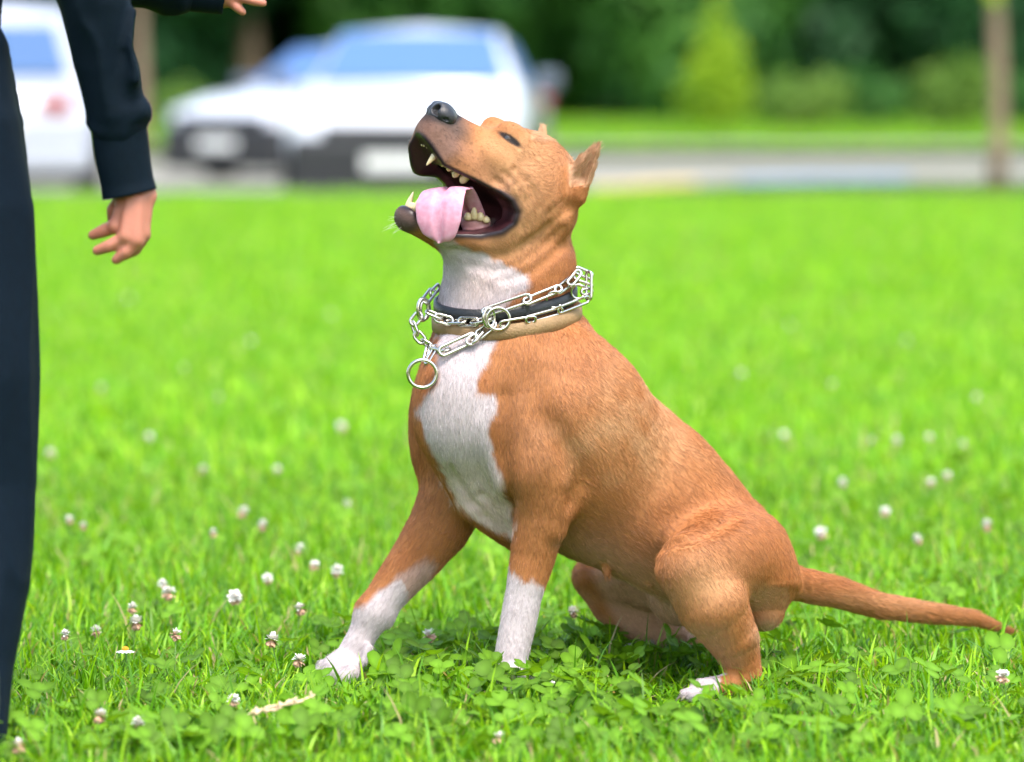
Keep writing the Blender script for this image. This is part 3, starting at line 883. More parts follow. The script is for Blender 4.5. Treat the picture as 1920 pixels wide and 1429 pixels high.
    C([(-30, -92, 0, 52), (10, -106, 0, 34)], .03)          # throat under the jaw
    # cheek skin stretched between the jaws
    C([(2, -48, 38, 24), (6, -72, 36, 22)], .014)
    # ears
    for s, tip in ((1, W(1122, 269, -.115)), (-1, W(1017, 243, .03))):
        b0 = HL(-22, 38, 50 * s); b1 = HL(-44, 6, 58 * s)
        n = np.cross(tip - b0, b1 - b0); n /= np.linalg.norm(n)
        c0 = (b0 + b1) / 2
        A.chain([(c0, .026), (c0 * .5 + tip * .5, .0165), (tip * .86 + c0 * .14, .0075 if s > 0 else .012), (tip, .0018 if s > 0 else .004)], .008, (n, .36))
        if s > 0:                                          # hollow of the ear
            A.chain([(c0 * .75 + tip * .25 + np.array([0, -.010, 0]), .011), (c0 * .35 + tip * .65 + np.array([0, -.007, 0]), .005)], .006, None, 'sub')
    E(-42, -12, 50, 21, 21, 12, .018)                     # skin behind the ear
    # folds: shallow furrows lying on the surface, along lines given on the dog's side
    def furrow(pix, w, depth, k=.006, d0=-.30):
        pr = []
        for x, y in bezier_path([np.array([q[0], q[1], 0.]) for q in pix], 4)[:, :2]:
            for d in np.arange(d0, .2, .001):
                ii = np.round((W(x, y, d) - fld.lo) / fld.h).astype(int)
                if (ii >= 0).all() and (ii < fld.n).all() and fld.f[tuple(ii)] < 0: break
            pr.append((W(x, y, d - w + depth), w))
        n_ = len(pr)
        pr = [(p_, w_ * (.45 + .55 * math.sin(math.pi * (i + .5) / n_))) for i, (p_, w_) in enumerate(pr)]
        A.chain(pr, k, None, 'sub')
    furrow([(932, 338), (958, 360), (974, 392), (978, 430)], .0045, .0014, .007)
    furrow([(945, 325), (974, 350), (990, 385), (994, 430)], .0045, .0013, .007)
    furrow([(965, 318), (992, 345), (1006, 380), (1008, 420)], .0045, .0009, .007)
    furrow([(1035, 400), (1062, 385), (1080, 392)], .006, .0022, .010)
    furrow([(1000, 455), (1040, 420), (1066, 395)], .006, .002, .010)
    furrow([(850, 470), (905, 484), (965, 476), (1030, 425)], .007, .003, .010)
    furrow([(880, 498), (940, 506), (1000, 478), (1055, 430)], .007, .003, .010)
    furrow([(940, 525), (1000, 508), (1060, 460)], .007, .0022, .010)
    furrow([(1376, 968), (1310, 1000), (1250, 1018), (1232, 1050)], .008, .0035, .014)
    furrow([(845, 880), (885, 945), (940, 1000)], .006, .004, .010)
    furrow([(905, 930), (945, 985), (958, 1002)], .006, .004, .010)
    furrow([(1020, 640), (1010, 760), (1090, 880), (1080, 940)], .012, .0012, .02)
    furrow([(945, 745), (935, 850), (955, 960)], .012, .0035, .02)
    # mouth: everything between the lip lines is open, plus the hollow behind the lips
    GAPE = [(230, -30), (170, -38), (150, -45), (125, -55), (79, -46), (50, -41), (30, -41), (18, -48), (13, -60), (17, -76), (32, -95), (64, -118), (98, -121), (128, -119), (230, -150)]
    def cav(p):
        x, y, z = p[0] - H0[0], p[1] - H0[1], p[2] - H0[2]
        f_ = (x * _F[0] + y * _F[1] + z * _F[2]) * 1000
        u_ = (x * _U[0] + y * _U[1] + z * _U[2]) * 1000
        l_ = (x * _L[0] + y * _L[1] + z * _L[2]) * 1000
        u_ = u_ + sstep(-4, -26, l_) * 22 * sstep(20, 70, f_) * sstep(-105, -80, u_)
        f_ = f_ - 52 * sstep(-6, -24, l_) * sstep(120, 90, f_)
        d = in_poly(f_, u_, GAPE) * .001
        d = np.minimum(d, sdf_cap(p, HL(4, -62), HL(136, -36), .018, .010, (_L, 1.5)))
        d = np.minimum(d, sdf_cap(p, HL(2, -68), HL(102, -120), .018, .008, (_L, 1.5)))
        return d
    sl, p = fld.block(HL(85, -85) - .17, HL(85, -85) + .17)
    fld._put(sl, cav(p), .004, 'sub')
    A.ell(W(892, 418, -.092), (.020, .013, .014), None, .006)                # gum with the lower back teeth
    EYE = [HL(73, 24, 35), HL(73, 24, -35)]
    for s, e in zip((1, -1), EYE):
        A.chain([(HL(88, 22, 42 * s), .0018), (HL(75, 26, 47 * s), .0033), (HL(58, 23, 51 * s), .0016)], .004, None, 'sub')
    V, Fq = fld.mesh(smooth=4)
    # keep the largest connected piece only
    lab = np.arange(len(V))
    while True:
        m0 = lab[Fq].min(1)
        new = lab.copy()
        for j in range(4): np.minimum.at(new, Fq[:, j], m0)
        new = new[new]
        if (new == lab).all(): break
        lab = new
    big = np.bincount(lab).argmax()
    keep = lab == big
    remap = np.cumsum(keep) - 1
    Fq = remap[Fq[keep[Fq].all(1)]]; V = V[keep]
    N = vert_normals(V, Fq)
    dcav = cav((V[:, 0], V[:, 1], V[:, 2]))
    return V, Fq, N, dcav, EYE

DV, DF, DN, DCAV, EYES = build_dog()

def coat(V, N, dcav):
    """coat colour (n,3), fur length factor, wetness; u, v run along the dog's side in photo-pixel units"""
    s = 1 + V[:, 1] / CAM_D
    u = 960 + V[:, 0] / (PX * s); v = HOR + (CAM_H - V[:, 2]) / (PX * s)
    hl = head_local(V)
    n1 = vnoise(V, 18, 1); n2 = vnoise(V, 45, 2); n3 = vnoise(V, 120, 3)
    jit = (n2 - .5) * 24 + (n3 - .5) * 26
    tan = np.array([.375, .150, .049]); red = np.array([.345, .116, .032]); lite = np.array([.52, .295, .150]); white = np.array([.50, .435, .455])
    t = sstep(.30, .75, n1 * .6 + n2 * .4)
    C = tan * (1 - t[:, None]) + red * t[:, None] * .55 + tan * t[:, None] * .45
    # paler ribs behind the shoulder
    rb = np.exp(-(((u - 1170) / 150) ** 2 + ((v - 800) / 150) ** 2)) * .80 * sstep(.25, .7, n2 * .5 + n1 * .5)
    C = C + (lite - C) * rb[:, None]
    # redder at the withers, thigh and rump
    for (cx, cy, rx, ry, am) in ((1095, 690, 55, 60, .6), (1420, 1080, 130, 150, .5), (1300, 960, 200, 60, .35), (1085, 330, 30, 40, .4), (1010, 470, 60, 60, .4)):
        wgt = np.exp(-(((u - cx) / rx) ** 2 + ((v - cy) / ry) ** 2)) * am
        C = C + (red - C) * wgt[:, None]
    for (cx, cy, rx, ry, am) in ((985, 800, 80, 110, .22), (1130, 1010, 130, 60, .22), (1010, 940, 60, 60, .15)):  # lightness map: shading of shoulder, belly and elbow put into the coat colour
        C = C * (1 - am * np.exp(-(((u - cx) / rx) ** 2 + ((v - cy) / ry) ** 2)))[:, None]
    for (cx, cy, rx, ry, am) in ((1330, 1090, 70, 60, .6), (985, 290, 80, 50, .45), (985, 380, 70, 80, .40), (930, 470, 70, 40, .35), (1680, 1125, 200, 20, .35)):  # lightness map: light on thigh, head, jaw and tail top painted into the coat
        C = C + (lite - C) * (np.exp(-(((u - cx) / rx) ** 2 + ((v - cy) / ry) ** 2)) * am)[:, None]
    # pale belly and inner thighs
    bel = sstep(.25, .8, -N[:, 2]) * sstep(960, 1030, v) * sstep(1000, 1060, u) * (u < 1480)
    inn = ((V[:, 1] > -.06) & (N[:, 1] < 0) & (v > 1065) & (u > 1075) & (u < 1300)).astype(float)
    pk = np.array([.52, .31, .22])
    w = np.clip(np.maximum(bel * .5, inn * sstep(1085, 1115, u - (v - 1060) * .5) * .85), 0, 1)
    C = C + (pk - C) * w[:, None]
    w = np.exp(-(((u - 1442) / 28) ** 2 + ((v - 1185) / 28) ** 2))
    C = C + (np.array([.62, .45, .32]) - C) * .6 * w[:, None]
    # paler on the cheek and the lower face
    w = np.exp(-(((u - 960) / 70) ** 2 + ((v - 400) / 90) ** 2)) * .35
    C = C + (lite - C) * w[:, None]
    # white blaze of the chest, white feet
    chest = [(818, 440), (905, 478), (955, 500), (992, 512), (996, 532), (965, 552), (945, 575), (935, 640), (905, 690), (888, 742), (925, 742), (932, 762),
             (915, 800), (928, 860), (940, 905), (968, 985), (965, 1010), (900, 985), (852, 940), (822, 880), (796, 815), (784, 770), (792, 745), (815, 715), (824, 640), (812, 560)]
    dch = in_poly(u, v, chest) + jit * .45
    w = sstep(6, -6, dch) * (hl[:, 1] < -95) * sstep(.105, .06, V[:, 1])
    chin_under = 0
    near = sstep(-8, 8, v - (1068 + (u - 958) * .62) + jit * .8) * (u > 900) * (u < 1062) * (V[:, 1] < -.03)
    far = sstep(7, -7, in_poly(u, v, [(655, 1142), (690, 1132), (712, 1108), (735, 1095), (752, 1090), (762, 1110), (770, 1135), (745, 1170), (700, 1310), (560, 1310), (610, 1200)]) + jit * .45) * (V[:, 1] < .05)
    far = np.maximum(far, .45 * sstep(9, -9, in_poly(u, v, [(735, 1095), (775, 1062), (800, 1040), (822, 1058), (780, 1125), (750, 1140)]) + jit * .45) * (V[:, 1] < .05))
    hind = sstep(8, -8, u - 1352 + jit) * (v > 1262) * (u > 1250)
    fh = sstep(8, -8, u - 1225) * (v > 1200) * (u > 1100)
    w = np.clip(np.maximum.reduce([w, near, far, hind, fh]), 0, 1)
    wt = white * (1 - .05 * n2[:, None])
    wt = wt + (np.array([.64, .50, .47]) - wt) * (sstep(820, 960, v) * (v < 1020))[:, None]  # lower chest paler and pinker: extra fill light put into the coat colour
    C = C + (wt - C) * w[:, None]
    pink = np.array([.72, .56, .50])
    C = C + (pk * .6 + pink * .4 - C) * (np.exp(-(((u - 905) / 50) ** 2 + ((v - 530) / 40) ** 2)) * .30 * w)[:, None]
    # --- face
    f_, u_, l_ = hl[:, 0], hl[:, 1], np.abs(hl[:, 2])
    ishead = (u_ > -175) & (f_ > -80) & (v < 520)
    mask = np.array([.085, .060, .056])
    gm = sstep(92, 140, f_ + (n2 - .5) * 22 - np.clip(u_ + 8, 0, 40) * .5) * ishead * (u_ > -75)
    C = C + (mask - C) * (gm * .9)[:, None]
    dn = np.linalg.norm(hl - np.array([156, 2, 0]), axis=1)
    C = C + (np.array([.018, .017, .019]) - C) * (sstep(32, 24, dn) * ishead)[:, None]
    ch = sstep(88, 104, f_) * (u_ < -85) * ishead
    C = C + (np.array([.075, .055, .055]) - C) * (ch * .9)[:, None]
    gz = sstep(110, 60, np.abs(f_ - 100)) * sstep(-5, -25, u_) * sstep(-70, -50, u_) * ishead * (f_ > 40)
    C = C + (np.array([.26, .12, .075]) - C) * (gz * .35)[:, None]
    # whisker spots
    ws = .8 * sstep(.74, .84, vnoise(V, 300, 7)) * sstep(70, 95, f_) * sstep(0, -12, u_) * (u_ > -52) * ishead
    C = C * (1 - .45 * ws[:, None])
    # eyelids
    for e in EYES:
        q = head_local(V) - head_local(np.array([e]))[0]
        de = np.sqrt((q[:, 0] / 3.2 - .0) ** 2 + (q[:, 1] - 1 + q[:, 0] * .03) ** 2)
        we = sstep(5.8, 3.6, de) * (np.abs(q[:, 2]) < 25)
        C = C + (np.array([.022, .014, .014]) - C) * we[:, None]
    # inside of the near ear
    ea = sstep(1062, 1072, u) * sstep(352, 340, v) * sstep(.15, .6, -N[:, 1]) * (V[:, 1] < -.03)
    C = C + (np.array([.50, .27, .19]) * (1 - .35 * sstep(.45, .7, n2[:, None])) - C) * (ea * .8)[:, None]
    # lips and mouth
    lw = 1 + .9 * np.maximum(sstep(-58, -75, u_), sstep(60, 35, f_))
    lip = sstep((.0045 + .0045 * n2) * lw, .0020 * lw, dcav) * ishead
    C = C + (np.array([.020, .012, .016]) - C) * lip[:, None]
    ins = sstep(.0012, -.0005, dcav) * ishead
    deep = sstep(.62, .3, n1 * .4 + n2 * .6)
    C = C + (np.array([.040, .012, .016]) + np.array([.09, .028, .032]) * deep[:, None] - C) * ins[:, None]
    gum = ins * sstep(-92, -104, u_ + f_ * .18) * sstep(30, 60, f_)
    C = C + (np.array([.20, .075, .085]) - C) * gum[:, None]
    dg = np.linalg.norm((V - W(892, 418, -.092)) / np.array([.020, .013, .014]), axis=1)
    gw = sstep(1.25, 1.05, dg)
    C = C + (np.array([.50, .25, .25]) - C) * gw[:, None]
    bare = np.clip(np.maximum.reduce([lip * sstep(.0065 * lw, .004 * lw, dcav), ins, gw]), 0, 1)
    fur = 1 - bare
    ln = np.where(ishead, .70, 1.0)
    ln = ln * np.where(ishead & (f_ > 60), .6, 1.0)
    ln = ln * np.where(v > 1080, .8, 1.0)
    ln = np.where((u > 1500), 1.5, ln)
    ear = ((u > 1066) & (v < 350)) | ((v < 262) & (u > 995))
    ln = np.where(ear, 1.1, ln)
    C = C + (np.array([.58, .35, .20]) - C) * (.65 * ear)[:, None]
    return C, fur * ln, bare

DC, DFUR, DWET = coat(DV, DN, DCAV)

def dog_material():
    m, nt, b = mat_new('dog_skin')
    at = nt.nodes.new('ShaderNodeAttribute'); at.attribute_name = 'coat'
    we = nt.nodes.new('ShaderNodeAttribute'); we.attribute_name = 'wet'
    tg = nt.nodes.new('ShaderNodeTexCoord')
    gr = nt.nodes.new('ShaderNodeTexNoise'); gr.inputs['Scale'].default_value = 420; gr.inputs['Detail'].default_value = 5
    nt.links.new(tg.outputs['Object'], gr.inputs['Vector'])
    gm = nt.nodes.new('ShaderNodeMapRange'); gm.inputs[1].default_value = .3; gm.inputs[2].default_value = .7; gm.inputs[3].default_value = .92; gm.inputs[4].default_value = 1.06
    nt.links.new(gr.outputs['Fac'], gm.inputs[0])
    ml = nt.nodes.new('ShaderNodeVectorMath'); ml.operation = 'SCALE'
    nt.links.new(at.outputs['Color'], ml.inputs[0]); nt.links.new(gm.outputs[0], ml.inputs['Scale']); nt.links.new(ml.outputs[0], b.inputs['Base Color'])
    mr = nt.nodes.new('ShaderNodeMapRange')
    mr.inputs[3].default_value = .72; mr.inputs[4].default_value = .32
    nt.links.new(we.outputs['Fac'], mr.inputs[0]); nt.links.new(mr.outputs[0], b.inputs['Roughness'])
    b.inputs['Specular IOR Level'].default_value = .3
    tc = nt.nodes.new('ShaderNodeTexCoord')
    n = nt.nodes.new('ShaderNodeTexNoise'); n.inputs['Scale'].default_value = 260; n.inputs['Detail'].default_value = 4
    nt.links.new(tc.outputs['Object'], n.inputs['Vector'])
    bp = nt.nodes.new('ShaderNodeBump'); bp.inputs['Strength'].default_value = .12; bp.inputs['Distance'].default_value = .002
    nt.links.new(n.outputs['Fac'], bp.inputs['Height']); nt.links.new(bp.outputs['Normal'], b.inputs['Normal'])
    return m

dog = empty('dog', W(1150, 1290, -.05))
dog.location.z = 0
tag(dog, 'tan and white dog sitting on the grass with mouth open and head raised', 'dog')
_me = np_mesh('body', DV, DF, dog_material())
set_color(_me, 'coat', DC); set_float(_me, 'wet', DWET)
dog_body = link('body', _me, dog)

NOSE_C = HL(158, 1)
def build_nose():
    n = Field(NOSE_C - .04, NOSE_C + .04, .001)
    def e(f, u, l, a, b, c, k, mode='add'):
        for q in ((1, -1) if l else (1,)):
            n.ell(HL(f, u, l * q), (a * .001, b * .001, c * .001), HAX, k, mode)
    e(150, 2, 0, 19, 15, 21, .004)
    e(157, 1, 9, 14, 14, 13, .005)
    e(160, -7, 0, 10, 12, 10, .006)
    e(152, -1, 18, 14, 10, 8, .005)
    e(168, 0, 12.5, 11, 6.6, 5.6, .003, 'sub')              # nostrils
    for q in (1, -1):
        n.chain([(HL(168, -1, 9 * q), .0028), (HL(164, -5, 17 * q), .0022), (HL(152, -4, 25 * q), .0018)], .002, None, 'sub')
    n.chain([(HL(172, 8), .0011), (HL(171, -6), .0013), (HL(166, -18), .0012)], .0015, None, 'sub')
    return n.mesh(smooth=2)
nV, nF = build_nose()
nose_mat = mat_simple('nose_skin', (.020, .020, .024), .36, bump=.22, bscale=520, noise=.3, nscale=300)
link('nose', np_mesh('nose', nV, nF, nose_mat), dog)

def eyeball_mesh(c, axis, r=.0115, seg=24, rings=16):
    z = axis / np.linalg.norm(axis)
    x = np.cross(z, [0, 0, 1]); x /= np.linalg.norm(x); y = np.cross(z, x)
    V, F, C = [], [], []
    for i in range(rings + 1):
        t = math.pi * i / rings
        for j in range(seg):
            a = 2 * math.pi * j / seg
            V.append(c + r * (math.cos(t) * z + math.sin(t) * (math.cos(a) * x + math.sin(a) * y)))
            C.append((.004, .004, .005) if t < .26 else (.03, .014, .008) if t < .62 else (.03, .018, .016))
    for i in range(rings):
        for j in range(seg):
            F.append((i * seg + j, (i + 1) * seg + j, (i + 1) * seg + (j + 1) % seg, i * seg + (j + 1) % seg))
    me = py_mesh('eye', V, F, None, True)
    set_color(me, 'tint', np.array(C))
    return me
eye_mat, _nt, _b = mat_new('eye_wet')
_a = _nt.nodes.new('ShaderNodeAttribute'); _a.attribute_name = 'tint'
_nt.links.new(_a.outputs['Color'], _b.inputs['Base Color'])
_b.inputs['Roughness'].default_value = .10
_b.inputs['Coat Weight'].default_value = .5; _b.inputs['Coat Roughness'].default_value = .06
for _i, _e in enumerate(EYES):
    _l = 1 if _i == 0 else -1
    _c = HL(72, 24.0, 32.2 * _l)
    _m = eyeball_mesh(_c, _F * .75 + _L * .8 * _l + _U * .1)
    _m.materials.append(eye_mat)
    link('eye', _m, dog)

# tongue: a flat blade that comes over the near lower lip and hangs
def build_tongue():
    path = bezier_path([W(905, 445, -.070), W(888, 415, -.086), W(860, 364, -.115), W(835, 356, -.138), W(824, 378, -.156), W(822, 410, -.163), W(823, 440, -.163), W(823, 456, -.160)], 6)
    n = len(path)
    wd = np.interp(np.linspace(0, 1, n), [0, .25, .45, .60, .74, .87, .95, 1], [14, 22, 31, 33, 30, 22, 14, 4]) * .001
    th = np.interp(np.linspace(0, 1, n), [0, .5, .9, 1], [9, 7, 4.5, 2]) * .001
    T = np.gradient(path, axis=0); T /= np.linalg.norm(T, axis=1, keepdims=True)
    side0 = np.array([.90, -.34, .05]); V = []; seg = 28
    for i in range(n):
        sd = side0 - T[i] * (side0 @ T[i]); sd /= np.linalg.norm(sd)
        nn = np.cross(sd, T[i])
        if nn @ np.array([-.3, -1, .4]) < 0: nn = -nn
        for j in range(seg):
            a = 2 * math.pi * j / seg
            x = math.cos(a); y = math.sin(a)
            y = math.copysign(abs(y) ** .7, y)
            gr = -.0062 * math.exp(-(x / .12) ** 2) * (y > 0) + (.0022 * x * x if y > 0 else .0022 * x * x)
            V.append(path[i] + sd * x * wd[i] + nn * (y * th[i] * .5 + gr * min(1, wd[i] / .02) - .004 * x * x))
    F = []
    for i in range(n - 1):
        for j in range(seg):
            F.append((i * seg + j, i * seg + (j + 1) % seg, (i + 1) * seg + (j + 1) % seg, (i + 1) * seg + j))
    F.append(tuple(range(seg))); F.append(tuple(reversed([(n - 1) * seg + j for j in range(seg)])))
    return py_mesh('tongue', V, F, None, True)
tm, _nt, _b = mat_new('tongue')
_tc = _nt.nodes.new('ShaderNodeTexCoord')
_n = _nt.nodes.new('ShaderNodeTexNoise'); _n.inputs['Scale'].default_value = 130; _n.inputs['Detail'].default_value = 6
_nt.links.new(_tc.outputs['Object'], _n.inputs['Vector'])
_r = _nt.nodes.new('ShaderNodeValToRGB')
_r.color_ramp.elements[0].color = (.56, .23, .32, 1); _r.color_ramp.elements[1].color = (.64, .34, .45, 1)
_r.color_ramp.elements[0].position = .3; _r.color_ramp.elements[1].position = .7
_nt.links.new(_n.outputs['Fac'], _r.inputs[0]); _nt.links.new(_r.outputs[0], _b.inputs['Base Color'])
_n2 = _nt.nodes.new('ShaderNodeTexVoronoi'); _n2.inputs['Scale'].default_value = 900
_nt.links.new(_tc.outputs['Object'], _n2.inputs['Vector'])
_bp = _nt.nodes.new('ShaderNodeBump'); _bp.inputs['Strength'].default_value = .12; _bp.inputs['Distance'].default_value = .0006
_nt.links.new(_n2.outputs['Distance'], _bp.inputs['Height']); _nt.links.new(_bp.outputs['Normal'], _b.inputs['Normal'])
_b.inputs['Roughness'].default_value = .34
_b.inputs['Subsurface Weight'].default_value = .3; _b.inputs['Subsurface Radius'].default_value = (.01, .003, .003); _b.inputs['Subsurface Scale'].default_value = .4
_t = build_tongue(); _t.materials.append(tm)
link('tongue', _t, dog)

# teeth
tooth_mat = mat_simple('tooth', (.66, .53, .30), .25, noise=.18, nscale=120, coat=.4)
def tooth(base, tip, r, flat=None):
    base = np.asarray(base, float); tip = np.asarray(tip, float)
    ax = tip - base
    pts = [base - ax * .25, base, base + ax * .35, base + ax * .7, base + ax * .92, tip]
    blunt = np.linalg.norm(ax) < .016
    return tube_mesh('tooth', pts, [r * .9, r, r * .92, r * .72, r * .42, r * .12] if blunt else [r * .9, r, r * .86, r * .52, r * .25, r * .05], tooth_mat, 10)
def jaw_tooth(f, u, l, h, r, lean=0.0, up=False):
    for q in (1, -1):
        b = HL(f, u, l * q); d = _U * (1 if up else -1) + _F * lean + _L * q * .10
        link('tooth', tooth(b, b + d * h * .001, r * .001), dog)
jaw_tooth(134, -42, 18, 24, 5.4, .12)                      # upper canines
for l in (3, 8.5, 13): jaw_tooth(149 - l * .45, -36, l, 11, 2.9, .1)
for f, h, r in ((120, 11, 5.0), (110, 11, 5.8), (99, 13, 6.4), (86, 13, 7.0)): jaw_tooth(f, -44, 22 + (114 - f) * .10, h, r)
_jl = lambda f: -116 + (98 - f) * .30
jaw_tooth(112, -116, 13, 18, 4.2, .25, True)               # lower canines
for l in (2.5, 7.0): jaw_tooth(113, -118, l, 7, 2.3, .25, True)
for x, y, h, r in ((877, 409, 8, 5.6), (889, 407, 14, 5.2), (901, 410, 9, 5.8), (912, 414, 6, 5.4)):
    link('tooth', tooth(W(x, y, -.104), W(x, y - h * 1.35, -.106), r * .001), dog)

# whiskers
def whiskers():
    r = np.random.default_rng(21); P, n = [], 0
    roots = [HL(128 + r.uniform(-14, 12), -24 + r.uniform(-14, 10), -34) for i in range(9)] + [HL(108 + r.uniform(-12, 6), -138 + r.uniform(-4, 6), r.uniform(-14, 14)) for i in range(12)]
    for i, a in enumerate(roots):
        out = _L * (-.9 if i < 9 else r.uniform(-.5, .5)) + _F * r.uniform(.3, .9) - _U * r.uniform(.2, .7)
        out /= np.linalg.norm(out); L = r.uniform(.016, .036)
        P.append([a - out * .006 + out * L * t + np.array([0, 0, -.006]) * t * t for t in np.linspace(0, 1, 5)])
    cu = bpy.data.hair_curves.new('whiskers'); cu.add_curves([5] * len(P))
    cu.attributes['position'].data.foreach_set('vector', np.array(P, np.float32).ravel())
    ra = cu.attributes.new('radius', 'FLOAT', 'POINT'); ra.data.foreach_set('value', np.tile(np.array([.00020, .00019, .00016, .00011, .00004], np.float32), len(P)))
    cu.materials.append(mat_simple('whisker', (.75, .72, .66), .4))
    return cu
link('whiskers', whiskers(), dog)

# claws of the front paws and the hind paw
claw_mat = mat_simple('claw', (.34, .27, .23), .35)
def claw(p, d, r=.0030, ln=.010):
    p = np.asarray(p, float); d = np.asarray(d, float); d /= np.linalg.norm(d)
    pts = [p - d * .004, p, p + d * ln * .5 + np.array([0, 0, -.001]), p + d * ln + np.array([0, 0, -.005])]
    link('claw', tube_mesh('claw', pts, [r, r, r * .7, r * .15], claw_mat, 8), dog)
for x, y, d in ((607, 1270, -.06), (613, 1283, -.088), (640, 1288, -.106), (597, 1264, -.036)):
    claw(W(x - 5, y, d), (-.8, -.45, -.35))
claw(W(682, 1243, -.076), (-.5, -.2, -.9), .003, .012)
for x, y, d in ((932, 1294, -.19), (950, 1300, -.205), (972, 1300, -.195), (990, 1294, -.175)):
    claw(W(x, y, d) + np.array([0, -.018, 0]), (0, -1, -.3))
for dx, dd in ((0, -.17), (-7, -.185), (-6, -.20), (4, -.212)):
    claw(W(1286 + dx, 1304, dd - .004), (-1, -.3, -.2))

# ---- fur: single short hairs combed along the body
def comb(P):
    bones = [  # (a, b): hair runs from a to b
        (HL(150, 0), HL(40, 10)), (HL(40, 20), HL(-60, 10)), (HL(90, -30, 35), HL(0, -40, 55)), (HL(90, -30, -35), HL(0, -40, -55)), (HL(110, -135), HL(0, -90)),
        (HL(-60, 20), W(1080, 600, -.05)), (W(900, 470, -.06), W(880, 620, -.1)), (W(1000, 460, -.1), W(1010, 620, -.13)),
        (W(870, 640, -.12), W(860, 850, -.12)), (W(860, 850, -.1), W(930, 980, -.07)), (W(1010, 640, -.13), W(1000, 800, -.17)), (W(1000, 800, -.18), W(1030, 930, -.17)),
        (W(820, 700, .03), W(830, 900, .03)), (W(1090, 640, -.05), W(1250, 790, -.05)), (W(1250, 790, -.05), W(1440, 980, -.04)), (W(1090, 760, -.15), W(1240, 930, -.14)),
        (W(1080, 900, -.14), W(1230, 1040, -.13)), (W(1090, 760, .06), W(1240, 930, .06)), (W(1010, 930, -.15), W(970, 1270, -.15)), (W(850, 920, 0), W(700, 1150, -.04)), (W(700, 1150, -.05), W(620, 1280, -.06)),
        (W(1300, 960, -.12), W(1400, 1060, -.13)), (W(1280, 1050, -.2), W(1340, 1160, -.2)), (W(1340, 1120, -.2), W(1395, 1270, -.16)), (W(1460, 1000, -.05), W(1470, 1120, -.05)),
        (W(1390, 1275, -.14), W(1290, 1305, -.19)), (W(1120, 1080, .1), W(1260, 1200, .1)), (W(1480, 1090, .0), W(1650, 1136, .08)), (W(1650, 1136, .08), W(1900, 1184, .19)),
        (HL(-30, 20, 52), W(1121, 272, -.115)), (HL(-30, 20, -52), W(1016, 246, .03))]
    D = np.zeros_like(P); ws = np.zeros(len(P))
    for a, b in bones:
        ab = b - a
        t = np.clip(((P - a) @ ab) / (ab @ ab), 0, 1)
        q = P - a - t[:, None] * ab
        w = 1.0 / ((q * q).sum(1) + 2e-4) ** 2
        D += w[:, None] * ab / np.linalg.norm(ab); ws += w
    return D / ws[:, None]

def build_fur(count, seed=5):
    rng = np.random.default_rng(seed)
    v = DV[DF]
    ar = .5 * np.linalg.norm(np.cross(v[:, 2] - v[:, 0], v[:, 3] - v[:, 1]), axis=1)
    fl = DFUR[DF].mean(1)
    cen = v.mean(1)
    dens = ar * (fl > .3) * np.where(cen[:, 2] > .52, 1.6, 1.0)
    fi = rng.choice(len(DF), count, p=dens / dens.sum())
    a, b = rng.random(count)[:, None], rng.random(count)[:, None]
    def ip(X):
        q = X[DF[fi]]
        return (q[:, 0] * (1 - a) + q[:, 1] * a) * (1 - b) + (q[:, 3] * (1 - a) + q[:, 2] * a) * b
    P = ip(DV); N = ip(DN); N /= np.linalg.norm(N, axis=1, keepdims=True)
    C = ip(DC); Lf = ip(DFUR[:, None])[:, 0]
    D = comb(P) + .25 * (np.stack([vnoise(P, 30, s) for s in (11, 12, 13)], 1) - .5) + .16 * rng.normal(size=P.shape)
    D -= N * (D * N).sum(1, keepdims=True)
    D /= np.linalg.norm(D, axis=1, keepdims=True) + 1e-9
    ln = .0082 * Lf * (.55 + .8 * rng.random(count))
    lift = np.clip(.15 + .10 * rng.normal(size=count), .02, .8)
    stray = rng.random(count) < .10
    lift[stray] += .30 * rng.random(stray.sum())
    K = 4
    pts = np.zeros((count, K, 3), np.float32)
    for i in range(K):
        t = i / (K - 1)
        pts[:, i] = P - N * .0004 + (D * t + N * (lift * t * (1.35 - .8 * t))[:, None]) * ln[:, None]
    br = (.88 + .50 * rng.random(count) ** 1.3)[:, None]
    # hair lies in streaks: brightness follows bands along the lie of the coat
    Q = P - D * (P * D).sum(1, keepdims=True) * .86
    st = vnoise(Q, 210, 31) * .6 + vnoise(Q, 480, 32) * .4
    dark = (C.max(1) < .1)[:, None]
    br = br * np.where(dark, 1.0, (.66 + .68 * sstep(.2, .8, st))[:, None])
    tone = (vnoise(Q, 90, 33) - .5)[:, None]
    C = C * (1 + tone * np.array([.10, .22, .34]))
    C = np.clip(C * br, 0, .92)
    cu = bpy.data.hair_curves.new('fur')
    cu.add_curves([K] * count)
    cu.attributes['position'].data.foreach_set('vector', pts.ravel())
    ra = cu.attributes.new('radius', 'FLOAT', 'POINT')
    rad = np.tile(np.array([.00014, .00013, .00010, .00003], np.float32), count)
    ra.data.foreach_set('value', rad)
    ca = cu.attributes.new('coat', 'FLOAT_COLOR', 'CURVE')
    ca.data.foreach_set('color', np.concatenate([C, np.ones((count, 1))], 1).astype(np.float32).ravel())
    m, nt, bs = mat_new('fur')
    at = nt.nodes.new('ShaderNodeAttribute'); at.attribute_name = 'coat'
    nt.links.new(at.outputs['Color'], bs.inputs['Base Color'])
    bs.inputs['Roughness'].default_value = .38
    bs.inputs['Specular IOR Level'].default_value = .5
    cu.materials.append(m)
    return cu
FUR_N = 460000
fur_o = link("fur", build_fur(FUR_N), dog)
fur_o['kind'] = 'stuff'
